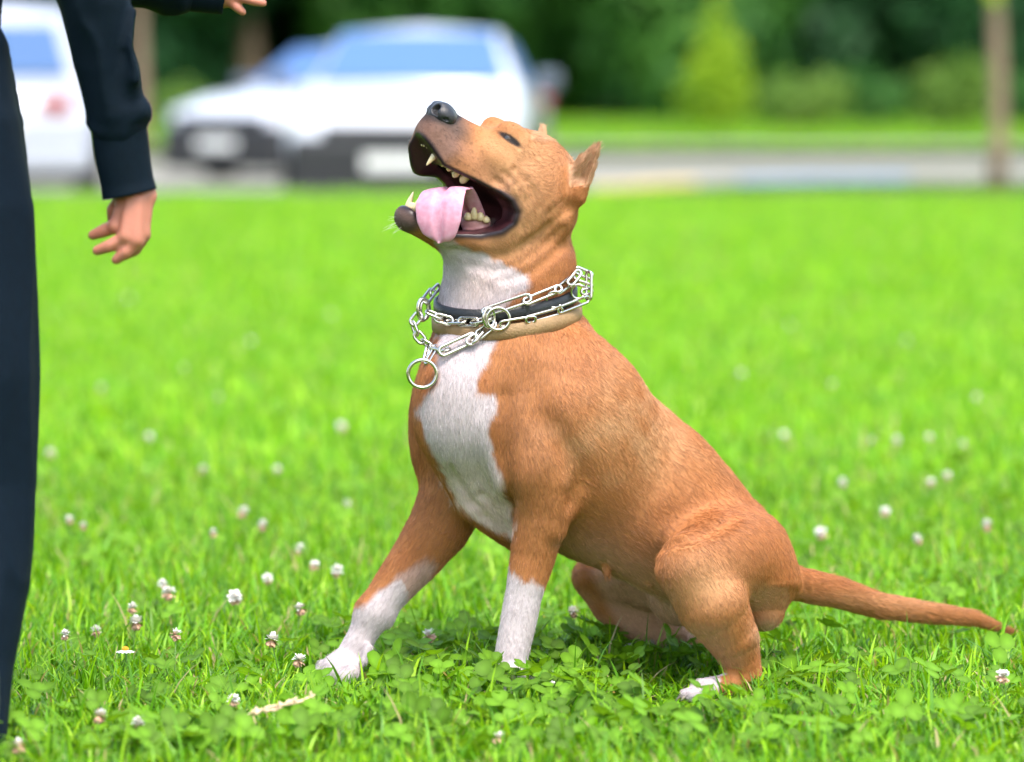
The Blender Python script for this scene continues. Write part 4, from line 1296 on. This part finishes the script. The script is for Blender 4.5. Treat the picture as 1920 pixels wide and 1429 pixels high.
# ------------------------------------------------------------------ collars
from mathutils.bvhtree import BVHTree
_tri = [tuple(map(int, q)) for q in DF]
DOG_BVH = BVHTree.FromPolygons([tuple(v) for v in DV.tolist()], _tri)
CAMP = Vector((0, -CAM_D, CAM_H))
def surf_d(px, py, fallback):
    t = Vector(W(px, py, 0.0)); d = (t - CAMP).normalized()
    h = DOG_BVH.ray_cast(CAMP, d)
    return h[0].y if h[0] is not None else fallback

steel = mat_simple('steel', (.60, .57, .52), .24, metal=1.0, noise=.18, nscale=150)
def strap(name, label, mat, y0, a, b, hpx, cx=945, seg=96, th=.0035, cd=-.06, keeper=None):
    ring = []
    for i in range(seg):
        t = 2 * math.pi * i / seg
        dx, dy = math.cos(t), math.sin(t)
        y = y0 + a * dx - b * dy
        c = Vector(W(cx, y, cd)); o = c + Vector((dx, dy, 0)) * .3
        h = DOG_BVH.ray_cast(o, Vector((-dx, -dy, 0)))
        r = (h[0] - c).length if h[0] is not None else .09
        ring.append((c, dx, dy, r))
    rr = np.array([q[3] for q in ring])
    rr = np.maximum.reduce([np.roll(rr, k) for k in (-2, -1, 0, 1, 2)])
    rr = sum(np.roll(rr, k) for k in range(-4, 5)) / 9.0 + .0012
    hh = hpx * PX * .98 / 2
    V, F = [], []
    prof = [(0, -hh), (th, -hh + .001), (th * 1.15, 0), (th, hh - .001), (0, hh), (-.0005, 0)]
    for (c, dx, dy, _), r in zip(ring, rr):
        for o_, z in prof:
            V.append((c.x + dx * (r + o_), c.y + dy * (r + o_), c.z + z))
    k = len(prof)
    for i in range(seg):
        for j in range(k):
            F.append((i * k + j, ((i + 1) % seg) * k + j, ((i + 1) % seg) * k + (j + 1) % k, i * k + (j + 1) % k))
    root = empty(name, W(cx, y0, cd))
    link('band', py_mesh('band', V, F, mat, True), root)
    tag(root, label, 'collar')
    return root, ring, rr
black_leather = mat_simple('black_leather', (.012, .014, .017), .42, noise=.3, nscale=200, bump=.25, bscale=500)
tan_leather = mat_simple('tan_leather', (.30, .185, .085), .62, noise=.30, nscale=70, bump=.35, bscale=400)
blk, _ring, _rr = strap('black_collar', 'smooth black leather collar on the neck of the dog', black_leather, 562, -12, 23, 27)
# keeper loop on the black collar
_d = surf_d(988, 580, -.13)
link('keeper', box_mesh('keeper', W(985, 579, _d - .0055), (.010, .004, .023), black_leather, .0012), blk)
strap('tan_collar', 'tan leather collar below the black one on the neck of the dog', tan_leather, 594, -9, 21, 30)

chain = empty('chain_collar', W(792, 701, -.1))
tag(chain, 'steel prong chain collar hanging loose round the neck of the dog', 'chain collar')
def cd_(px, py):
    fb = -.098 if px < 900 else -.062
    return surf_d(px, py, fb)
def at(px, py, off=.006, d=None):
    sd = surf_d(px, py, None)
    if d is not None and sd is not None: d = min(d, sd - .004)
    return W(px, py, (cd_(px, py) if d is None else d) - off)
def stadium(p0, p1, w, nrm, n=10):
    """closed loop round the segment p0-p1, half width w, lying across nrm"""
    p0, p1 = np.asarray(p0), np.asarray(p1)
    t = p1 - p0; t /= np.linalg.norm(t)
    s = np.cross(nrm, t); s /= np.linalg.norm(s)
    out = []
    for c, sg in ((p1, 1), (p0, -1)):
        for i in range(n + 1):
            a = math.pi * (i / n - .5)
            out.append(c + sg * (math.cos(a) * t * w + math.sin(a) * s * w))
    return out
VIEW = np.array([0., -1., .1])
def wire(name, pts, r, closed=True):
    return link(name, tube_mesh(name, pts, r, steel, 8, closed), chain)
def lnk(a, b, w=6.8, r=.0020, turn=0.0, off=.012, da=None, db=None):
    p0, p1 = at(*a, off, da), at(*b, off, db)
    t = (p1 - p0) / np.linalg.norm(p1 - p0)
    n = VIEW * math.cos(turn) + np.cross(t, VIEW) * math.sin(turn)
    wm = w * PX
    wire('chain_link', stadium(p0 + t * wm * .6, p1 - t * wm * .6, wm, n), r)
def hook(px, py, rad, a0, a1, off, r=.0017, d=None):
    c = at(px, py, off, d)
    wire('prong', [c + rad * PX * np.array([math.cos(R(t)), -.25 * math.sin(R(t)), math.sin(R(t))]) for t in np.linspace(a0, a1, 16)], r, False)
def ringw(px, py, rx, ry, off, r, d=None, tilt=.2):
    c = at(px, py, off, d)
    wire('ring', [c + PX * np.array([rx * math.cos(t), tilt * rx * math.cos(t), ry * math.sin(t)]) for t in np.linspace(0, 2 * math.pi, 33)[:-1]], r)
# upper strand of long prong links
lnk((1086, 510), (1068, 532), 6, da=-.075, db=-.085); lnk((1076, 522), (1044, 546), 6.5); lnk((1050, 540), (985, 566), 6.5, turn=.35); lnk((992, 558), (908, 586), 8, turn=.3)
# lower strand
lnk((940, 608), (1002, 598), 5.5, turn=.5); lnk((988, 600), (1052, 582), 6, turn=.4); lnk((1048, 582), (1102, 561), 6, turn=.4, db=-.07)
hook(1040, 562, 15, 60, 320, .013); hook(1084, 547, 13, 40, 320, .012, d=-.085)
# back cluster
lnk((1080, 506), (1108, 518), 6, da=-.055, db=-.05); lnk((1104, 512), (1104, 560), 5.5, da=-.055, db=-.06, turn=.6); lnk((1092, 548), (1108, 546), 5, da=-.06, db=-.055); lnk((1085, 530), (1108, 538), 5, da=-.06, db=-.055, turn=.7)
# big ring of the near side
ringw(934, 598, 21, 20, .015, .0022)
ringw(917, 596, 10, 18, .017, .0022, tilt=.8)
# short chain across the front
P_ = [(914, 597), (890, 604), (866, 603), (842, 603), (822, 595), (806, 585)]
for i_ in range(len(P_) - 1):
    a_, b_ = P_[i_], P_[i_ + 1]
    lnk((a_[0] + 4, a_[1]), (b_[0] - 4, b_[1]), 7.5, turn=0.15 if i_ % 2 else 1.1, off=.013, da=None if a_[0] > 830 else -.105, db=None if b_[0] > 830 else -.105)
ringw(793, 580, 9, 20, .0, .0024, d=-.105, tilt=.9); ringw(797, 580, 8, 18, .0, .0020, d=-.10, tilt=.9)
lnk((796, 566), (812, 545), 6.5, da=-.09, db=-.06); lnk((808, 552), (822, 538), 6, da=-.065, db=-.04, turn=.8)
# lower chain
lnk((926, 606), (896, 630), 7.5, turn=.2, off=.010); lnk((903, 622), (886, 642), 7.5, turn=1.2, off=.010); lnk((893, 632), (878, 642), 7, off=.012, turn=.2)
p0_, p1_ = at(884, 634, .011), at(832, 658, .011, -.108)
wire('plate_link', stadium(p0_, p1_, 8.5 * PX, VIEW), .0024)
lnk((838, 656), (812, 650), 7, turn=1.0, off=.004, da=-.110, db=-.108)
Q_ = [(787, 590), (774, 606), (781, 626), (793, 640), (810, 650)]
for i_ in range(4):
    lnk(Q_[i_], Q_[i_ + 1], 7.5, turn=.1 if i_ % 2 == 0 else 1.1, off=0, da=-.106, db=-.108)
lnk((804, 646), (798, 674), 6, turn=1.0, off=0, da=-.108, db=-.11); lnk((816, 654), (800, 680), 5.5, turn=.9, off=0, da=-.108, db=-.112)
ringw(792, 701, 26, 25, 0, .0026, d=min(-.112, surf_d(816, 700, -.1) - .006, surf_d(812, 716, -.1) - .006), tilt=.05)
# ------------------------------------------------------------------ grass and clover leaves
def mat_blade(name, trans=.38, rough=.42):
    m, nt, b = mat_new(name)
    at_ = nt.nodes.new('ShaderNodeAttribute'); at_.attribute_name = 'tint'
    nt.links.new(at_.outputs['Color'], b.inputs['Base Color'])
    b.inputs['Roughness'].default_value = rough; b.inputs['Specular IOR Level'].default_value = .35
    t = nt.nodes.new('ShaderNodeBsdfTranslucent')
    hs = nt.nodes.new('ShaderNodeMix'); hs.data_type = 'RGBA'; hs.blend_type = 'MULTIPLY'; hs.inputs[0].default_value = 1
    hs.inputs[7].default_value = (1.5, 1.35, .7, 1)
    nt.links.new(at_.outputs['Color'], hs.inputs[6]); nt.links.new(hs.outputs[2], t.inputs['Color'])
    mx = nt.nodes.new('ShaderNodeMixShader'); mx.inputs[0].default_value = trans
    nt.links.new(b.outputs[0], mx.inputs[1]); nt.links.new(t.outputs[0], mx.inputs[2])
    nt.links.new(mx.outputs[0], nt.nodes['Material Output'].inputs['Surface'])
    return m
BLADE = mat_blade('grass_blade')
CLOVER = mat_blade('clover_leaf', .40, .65)
G_PAL = np.array([[.13, .32, .010], [.16, .36, .012], [.20, .39, .012], [.10, .27, .014], [.24, .42, .020], [.11, .29, .030], [.055, .17, .010], [.07, .20, .012]]) * np.array([1.38, 1.33, .62])

def grass_patch(name, size, count, hgt, wid, seed, lean=.5, segs=4, tone=1.0):
    r = np.random.default_rng(seed)
    n = count
    # blades stand in loose tufts
    tc = (r.random((max(4, n // 14), 2)) - .5) * size
    p = tc[r.integers(0, len(tc), n)] + r.normal(size=(n, 2)) * .014 * (max(size, .4) / .4) ** .5
    loose = r.random(n) < .45
    p[loose] = (r.random((loose.sum(), 2)) - .5) * size
    p = (p + size / 2) % size - size / 2
    az = r.random(n) * 2 * math.pi
    ln = hgt * (.45 + .75 * r.random(n)); big = r.random(n) < .07; ln[big] *= 1.7
    w = wid * (.55 + .8 * r.random(n)) * .5
    bend = lean * (.25 + 1.2 * r.random(n))
    d = np.stack([np.cos(az), np.sin(az)], 1); sd = np.stack([-d[:, 1], d[:, 0]], 1)
    tw = r.normal(size=n) * .5
    V = np.zeros((n, segs * 2 + 1, 3), np.float32)
    x = np.zeros(n); z = np.zeros(n); ang = .15 * bend
    col = G_PAL[r.integers(0, len(G_PAL), n)] * (.65 + .65 * r.random((n, 1))) * tone
    dry = r.random(n) < .045
    col[dry] = np.array([.42, .34, .16])
    T = np.zeros((n, segs * 2 + 1, 3), np.float32)
    for i in range(segs + 1):
        t = i / segs
        ww = w * (1 - t ** 2.2) if i < segs else w * 0
        a = tw * t
        sx = sd[:, 0] * np.cos(a) + d[:, 0] * np.sin(a); sy = sd[:, 1] * np.cos(a) + d[:, 1] * np.sin(a)
        cx = p[:, 0] + d[:, 0] * x; cy = p[:, 1] + d[:, 1] * x
        shade = (.80 + .3 * t)
        if i < segs:
            V[:, 2 * i] = np.stack([cx - sx * ww, cy - sy * ww, z], 1); V[:, 2 * i + 1] = np.stack([cx + sx * ww, cy + sy * ww, z], 1)
            T[:, 2 * i] = col; T[:, 2 * i + 1] = col
        else:
            V[:, 2 * i] = np.stack([cx, cy, z], 1); T[:, 2 * i] = col
        ang = .15 * bend + bend * 1.25 * (t + .5 / segs)
        st = ln / segs
        x = x + np.sin(ang) * st; z = z + np.cos(np.minimum(ang, 1.9)) * st
    k = segs * 2 + 1
    base = (np.arange(n) * k)[:, None]
    tri = []
    for i in range(segs - 1):
        tri.append(np.concatenate([base + 2 * i, base + 2 * i + 1, base + 2 * i + 3], 1)); tri.append(np.concatenate([base + 2 * i, base + 2 * i + 3, base + 2 * i + 2], 1))
    i = segs - 1
    tri.append(np.concatenate([base + 2 * i, base + 2 * i + 1, base + 2 * i + 2], 1))
    me = np_mesh(name, V.reshape(-1, 3), np.concatenate(tri), BLADE, True)
    set_color(me, 'tint', T.reshape(-1, 3))
    return me

def clover_leaf_mesh(name, seed):
    r = np.random.default_rng(seed)
    h = .032 + .022 * r.random(); R_ = .0072 + .0030 * r.random()
    V, F, T = [], [], []
    lean = r.normal(size=2) * .012
    base_c = np.array([.115, .255, .007]) * (.42 + .8 * r.random()); pale = base_c * 1.35 + np.array([.02, .03, .01])
    # stalk
    n = 5
    for i in range(n):
        t = i / (n - 1)
        c = np.array([lean[0] * t * t, lean[1] * t * t, h * t])
        for a in (0, 2.1, 4.2):
            V.append(c + .0008 * np.array([math.cos(a), math.sin(a), 0])); T.append([.14, .24, .04])
    for i in range(n - 1):
        for j in range(3): F.append((i * 3 + j, i * 3 + (j + 1) % 3, (i + 1) * 3 + (j + 1) % 3, (i + 1) * 3 + j))
    top = np.array([lean[0], lean[1], h])
    a0 = r.random() * 6.28; tilt = r.normal(size=2) * .25
    for q in range(3):
        a = a0 + q * 2.094 + r.normal() * .12
        u = np.array([math.cos(a), math.sin(a), .10 + r.normal() * .15]); v = np.array([-math.sin(a), math.cos(a), 0])
        nn = np.cross(u, v); b = len(V); m = 12; fold = .25 + .3 * r.random()
        V.append(top + u * R_ * .1); T.append(base_c)
        cen = top + u * R_ * 1.05
        V.append(cen - nn * R_ * fold * .25); T.append(pale)
        for j in range(m):
            t = 2 * math.pi * j / m
            rr = R_ * (1 - .10 * math.exp(-((t - 0) / .3) ** 2) if t < 3 else 1 - .10 * math.exp(-((t - 2 * math.pi) / .3) ** 2))
            pt = cen + u * rr * math.cos(t) * 1.0 + v * rr * math.sin(t) * .95
            pt = pt + nn * R_ * fold * abs(math.sin(t)) ** 1.5 * .55
            V.append(pt); T.append(base_c)
        for j in range(m): F.append((b + 1, b + 2 + j, b + 2 + (j + 1) % m))
    V = np.array(V); V[:, 0] += tilt[0] * (V[:, 2] - h) * .3; V[:, 1] += tilt[1] * (V[:, 2] - h) * .3
    dz = (V[:, 0] - top[0]) * tilt[0] + (V[:, 1] - top[1]) * tilt[1]
    V[:, 2] += dz * (V[:, 2] > h * .85)
    me = py_mesh(name, V, F, CLOVER, True)
    set_color(me, 'tint', np.array(T))
    return me

def scatter(name, label, cat, meshes, P, rot, scl, idx, parent_kind='stuff', tilt=None):
    coll = bpy.data.collections.new(name + '_pieces')
    for i, m in enumerate(meshes):
        o = bpy.data.objects.new('piece_%02d' % i, m); coll.objects.link(o)
    me = bpy.data.meshes.new(name)
    me.vertices.add(len(P)); me.vertices.foreach_set('co', np.asarray(P, np.float32).ravel())
    e = np.zeros((len(P), 3), np.float32); e[:, 2] = rot
    if tilt is not None: e[:, :2] = tilt
    a = me.attributes.new('turn', 'FLOAT_VECTOR', 'POINT'); a.data.foreach_set('vector', e.ravel())
    scl = np.asarray(scl, np.float32); scl = np.repeat(scl[:, None], 3, 1) if scl.ndim == 1 else scl
    a = me.attributes.new('size', 'FLOAT_VECTOR', 'POINT'); a.data.foreach_set('vector', np.ascontiguousarray(scl).ravel())
    a = me.attributes.new('pick', 'INT', 'POINT'); a.data.foreach_set('value', np.asarray(idx, np.int32))
    o = link(name, me)
    ng = bpy.data.node_groups.new(name, 'GeometryNodeTree')
    ng.interface.new_socket('Geometry', in_out='INPUT', socket_type='NodeSocketGeometry'); ng.interface.new_socket('Geometry', in_out='OUTPUT', socket_type='NodeSocketGeometry')
    N = ng.nodes; gi = N.new('NodeGroupInput'); go = N.new('NodeGroupOutput')
    ci = N.new('GeometryNodeCollectionInfo'); ci.inputs['Collection'].default_value = coll
    ci.inputs['Separate Children'].default_value = True; ci.inputs['Reset Children'].default_value = True
    ip = N.new('GeometryNodeInstanceOnPoints'); ip.inputs['Pick Instance'].default_value = True
    def na(nm, ty):
        q = N.new('GeometryNodeInputNamedAttribute'); q.data_type = ty; q.inputs['Name'].default_value = nm
        return next(s for s in q.outputs if s.enabled and s.name == 'Attribute')
    e2r = N.new('FunctionNodeEulerToRotation')
    L = ng.links
    L.new(gi.outputs[0], ip.inputs['Points']); L.new(ci.outputs[0], ip.inputs['Instance'])
    L.new(na('pick', 'INT'), ip.inputs['Instance Index']); L.new(na('turn', 'FLOAT_VECTOR'), e2r.inputs[0]); L.new(e2r.outputs[0], ip.inputs['Rotation'])
    L.new(na('size', 'FLOAT_VECTOR'), ip.inputs['Scale']); L.new(ip.outputs[0], go.inputs[0])
    md = o.modifiers.new('scatter', 'NODES'); md.node_group = ng
    tag(o, label, cat, None, parent_kind)
    return o

near_p = [grass_patch('blades', .2, 820, .045, .0044, 100 + i, 1.0, 4, .90) for i in range(6)]  # darker tint: shade in the gaps between near blades put into the colour
mid_p = [grass_patch('blades', .8, 5200, .050, .0054, 200 + i, .75, 3, 1.10) for i in range(3)]
far_p = [grass_patch('blades', 1.6, 8000, .055, .0095, 300 + i, .7, 2, 1.15) for i in range(3)]  # brighter tint: light on the tops of distant grass put into the colour
lawn_p = [grass_patch('blades', 3.2, 4200, .09, .035, 350 + i, .6, 2) for i in range(2)]
g_rng = np.random.default_rng(9)
GP, GI = [], []
def cover(y0, y1, st, i0, n, margin):
    y = y0
    while y < y1 - 1e-6:
        half = (960 * PX) * (1 + (y + st) / CAM_D) + margin
        m = int(math.ceil(half / st))
        for i in range(-m, m + 1):
            GP.append((i * st, y + st / 2, 0)); GI.append(i0 + g_rng.integers(0, n))
        y += st
cover(-2.4, 2.4, .2, 0, 6, 2.2)
cover(2.4, 8.0, .8, 6, 3, 5.0)
cover(8.0, 22.4, 1.6, 9, 3, 12.0)
cover(46.4, 90.0, 3.2, 12, 2, 24.0)
GP = np.array(GP, float)
GR = g_rng.integers(0, 4, len(GP)) * (math.pi / 2)
GS = np.ones((len(GP), 3)) * 1.03
GS[:, 2] = .85 + .35 * vnoise(GP, 1.7, 5)
for c_, r_ in ((W(620, 1275, -.07), .16), (W(1300, 1300, -.19), .17), (W(1300, 1310, -.3), .14)):
    GS[:, 2] *= 1 - .50 * sstep(r_ + .06, r_ - .06, np.hypot(GP[:, 0] - c_[0], GP[:, 1] - c_[1]))
GP[:, 2] = -.002
scatter('grass', 'bright green mown grass of the lawn', 'grass', near_p + mid_p + far_p + lawn_p, GP, GR, GS, GI)

# clover: patches, thick in front of the dog
cl = [clover_leaf_mesh('clover_leaf', 400 + i) for i in range(16)]
CP = []
def clover_patch(px, py, n, sx, sy):
    s = CAM_H / (PX * (py - HOR)); y = (s - 1) * CAM_D; x = (px - 960) * PX * s
    for _ in range(int(n * .8)): CP.append((x + g_rng.normal() * sx, y + g_rng.normal() * sy, 0))
CLEAR = (W(620, 1275, -.07), W(1310, 1300, -.17), W(1290, 1310, -.24), W(1300, 1320, -.32))
for a_ in ((1000, 1330, 130, .10, .07), (1130, 1370, 110, .12, .08), (1180, 1230, 90, .12, .10), (1450, 1300, 80, .14, .10), (860, 1290, 70, .10, .08), (1080, 1250, 100, .10, .10), (760, 1390, 70, .12, .06),
           (600, 1420, 60, .14, .06), (330, 1430, 70, .16, .06), (120, 1440, 50, .10, .05), (1700, 1380, 60, .16, .08), (1600, 1180, 60, .2, .15), (400, 1300, 60, .2, .12), (700, 1230, 50, .12, .1), (1350, 1420, 80, .16, .06)):
    clover_patch(*a_)
for _ in range(700):
    CP.append((g_rng.uniform(-1.6, 1.6), g_rng.uniform(-1.0, 3.2), 0))
CP = np.array(CP)
CP = CP[[all(math.hypot(p[0] - c[0], p[1] - c[1]) > .085 for c in CLEAR) for p in CP]]
scatter('clover', 'three-lobed clover leaves growing among the grass', 'clover', cl, CP, g_rng.normal(size=len(CP)) * .6, .70 + .5 * g_rng.random(len(CP)), g_rng.integers(0, 16, len(CP)), 'stuff', np.stack([.30 + .35 * g_rng.normal(size=len(CP)), .30 * g_rng.normal(size=len(CP))], 1))
# ------------------------------------------------------------------ clover flowers, a daisy, a dry stalk
petal_w, _nt, _b = mat_new('clover_petal')
_a = _nt.nodes.new('ShaderNodeAttribute'); _a.attribute_name = 'tint'
_nt.links.new(_a.outputs['Color'], _b.inputs['Base Color']); _b.inputs['Roughness'].default_value = .6
stem_g = mat_simple('flower_stem', (.14, .26, .05), .6)
def clover_head(seed, old):
    r = np.random.default_rng(seed)
    V, F, T = [], [], []
    n = 64
    for i in range(n):
        z = 1 - 2 * (i + .5) / n
        a = i * 2.39996
        d = np.array([math.sqrt(1 - z * z) * math.cos(a), math.sqrt(1 - z * z) * math.sin(a), z])
        wilt = z < (-.15 + .9 * old)
        col = np.array([.80, .77, .72]) * (.92 + .1 * r.random()) if not wilt else np.array([.55, .33, .22]) * (.8 + .5 * r.random())
        if wilt: d = d * .95 + np.array([0, 0, -.45]); d /= np.linalg.norm(d)
        s = np.cross(d, [.2, .1, 1.]); s /= np.linalg.norm(s); u = np.cross(s, d)
        L = .0088 * (.85 + .35 * r.random()); w = .0023; b = len(V)
        bend = u * .0015 * r.normal()
        for t, q in ((.1, .35), (.55, 1.0), (.9, .8)):
            for sg in (-1, 1): V.append(d * L * t + s * w * q * sg + bend * t * t + u * .0006); T.append(col)
        V.append(d * L * 1.06 + bend); T.append(col)
        F += [(b, b + 1, b + 3), (b, b + 3, b + 2), (b + 2, b + 3, b + 5), (b + 2, b + 5, b + 4), (b + 4, b + 5, b + 6)]
    me = py_mesh('flower_head', V, F, petal_w, False)
    set_color(me, 'tint', np.array(T))
    return me
heads = [clover_head(10, 0.0), clover_head(11, .35), clover_head(12, .75), clover_head(13, .15)]
def flower(px, py, label, h=.052, kind=0, size=1.0):
    s = (CAM_H - h) / (PX * (py - HOR)); y = (s - 1) * CAM_D; x = (px - 960) * PX * s
    o = empty('clover_flower', (x, y, 0))
    lx, ly = .006 * math.sin(px), .006 * math.cos(py)
    st = bpy.data.objects.new('stem', tube_mesh('stem', [(lx * 2, ly * 2, -.002), (lx, ly, h * .5), (0, 0, h)], .0008, stem_g, 5)); COL.objects.link(st); st.parent = o
    hd = bpy.data.objects.new('flower_head', heads[kind]); COL.objects.link(hd); hd.parent = o
    hd.location = (0, 0, h); hd.rotation_euler = (.25 * math.sin(py), .25 * math.cos(px), px * .37); hd.scale = (size * .86,) * 3
    tag(o, label, 'flower', 'white clover flowers in the lawn')
marked = [(598, 1290, 'pinkish clover flower right under the toes of the outstretched paw', .022, 2, .9), (805, 1192, 'browning clover flower between the two front paws', .045, 2, 1.2),
          (1075, 1147, 'white clover flower behind the near front leg under the belly', .06, 0, 1.1), (935, 1385, 'wilted clover flower low in the grass below the near front paw', .03, 2, 1.0),
          (1880, 1268, 'white clover flower standing alone in the grass below the tail tip', .06, 1, 1.15), (563, 1142, 'half browned clover flower left of the outstretched leg, above the others there', .06, 1, 1.2),
          (560, 1238, 'half browned clover flower close to the toes of the outstretched paw', .045, 1, 1.15), (438, 1313, 'white clover flower just above the dry stalk', .04, 0, 1.0),
          (187, 1343, 'large clover flower with drooping florets near the lower left corner', .045, 1, 1.2), (262, 1356, 'pale clover flower right next to the large drooping one', .04, 3, 1.15),
          (35, 1400, 'clover flower in the lower left corner beside the trouser leg', .04, 2, 1.15), (632, 1070, 'bright round clover flower left of the raised forearm of the dog', .06, 0, 1.25),
          (762, 1330, 'small pinkish clover flower in the grass below the gap between the front paws', .03, 2, .8), (1035, 1286, 'small white clover flower among clover leaves right of the near front paw', .035, 0, .8),
          (470, 1275, 'white clover flower midway between the daisy and the outstretched paw', .04, 3, 1.0)]
for x, y, lab, h, k, sz in marked: flower(x, y, lab, h, k, sz)
def soft_label(x, y):
    side = 'left of the dog' if x < 960 else 'right of the dog'
    depth = 'far back in the lawn' if y < 780 else 'in the middle of the lawn' if y < 1040 else 'near the front of the lawn'
    return 'small blurred white clover flower %s, %s' % (depth, side)
for x, y, k in ((305, 1095, 0), (316, 1112, 1), (440, 1120, 0), (502, 1085, 0), (510, 1200, 3), (248, 1140, 3), (130, 975, 0), (156, 986, 0), (492, 985, 0), (560, 1030, 0), (590, 1060, 1), (455, 960, 0),
                (190, 728, 0), (410, 745, 0), (330, 1190, 2), (255, 1167, 0), (180, 1183, 0), (122, 1190, 1), (650, 945, 0), (400, 1000, 3), (1470, 815, 0), (1635, 826, 0), (1682, 826, 0), (1742, 820, 0), (1776, 892, 0),
                (1746, 905, 1), (1806, 832, 0), (1580, 905, 0), (1660, 960, 3), (1850, 985, 0), (1720, 1010, 0), (1540, 1000, 3), (345, 690, 0), (280, 820, 0), (520, 880, 0), (640, 800, 0), (1560, 720, 0), (1830, 745, 0), (1390, 700, 0), (470, 640, 0),
                (240, 560, 0), (620, 590, 0), (1700, 640, 0), (1480, 610, 0), (95, 850, 0), (380, 880, 3)):
    flower(x, y, soft_label(x, y), .060 + .012 * math.sin(x * 1.7), k, 1.12 + .22 * math.sin(x + y))
# daisy
def daisy(px, py, h=.045):
    s = (CAM_H - h) / (PX * (py - HOR)); y = (s - 1) * CAM_D; x = (px - 960) * PX * s
    o = empty('daisy', (x, y, 0))
    V, F = [], []
    for i in range(14):
        a = 2 * math.pi * i / 14; d = np.array([math.cos(a), math.sin(a), -.25]); sd = np.array([-math.sin(a), math.cos(a), 0]); b = len(V)
        for t, w in ((.25, .5), (.6, 1), (.9, .8)):
            V += [d * .0125 * t - sd * .0019 * w, d * .0125 * t + sd * .0019 * w]
        V.append(d * .0132)
        F += [(b, b + 1, b + 3, b + 2), (b + 2, b + 3, b + 5, b + 4), (b + 4, b + 5, b + 6)]
    for nm, me in (('petals', py_mesh('petals', V, F, mat_simple('daisy_petal', (.82, .82, .80), .6))), ('stem', tube_mesh('stem', [(.006, .004, -h), (.002, .002, -h * .5), (0, 0, 0)], .0009, stem_g, 5))):
        q = bpy.data.objects.new(nm, me); COL.objects.link(q); q.parent = o; q.location = (0, 0, h)
    bm = bmesh.new(); bmesh.ops.create_icosphere(bm, subdivisions=2, radius=.0048, matrix=Matrix.Diagonal((1, 1, .7, 1)))
    me = bpy.data.meshes.new('flower_centre'); bm.to_mesh(me); bm.free(); me.materials.append(mat_simple('daisy_yellow', (.75, .40, .01), .7, bump=.8, bscale=900))
    q = bpy.data.objects.new('flower_centre', me); COL.objects.link(q); q.parent = o; q.location = (0, 0, h + .001)
    tag(o, 'white daisy with a yellow centre in the grass at the left', 'flower')
daisy(235, 1218)
# dry stalk lying in the grass
def stalk():
    a, b = W(448, 1408, -.62), W(588, 1368, -.56)
    a[2] = .048; b[2] = .062
    o = empty('dry_stalk', a)
    mt = mat_simple('dry_straw', (.66, .48, .32), .8, noise=.3, nscale=200)
    link('stem', tube_mesh('stem', [a, (a * .6 + b * .4) + np.array([0, 0, .004]), (a * .25 + b * .75), b], [.0016, .0018, .0018, .0012], mt, 6), o)
    r = np.random.default_rng(5)
    for i in range(26):
        t = .08 + .92 * i / 26; p = a * (1 - t) + b * t
        d = (b - a) / np.linalg.norm(b - a) * .8 + r.normal(size=3) * .5; d[2] = abs(d[2]); d /= np.linalg.norm(d)
        link('husk', tube_mesh('husk', [p, p + d * .005, p + d * .010], [.0008, .0024, .0004], mt, 6), o)
    tag(o, 'pale dry seed stalk lying in the grass at the bottom', 'stalk')
stalk()
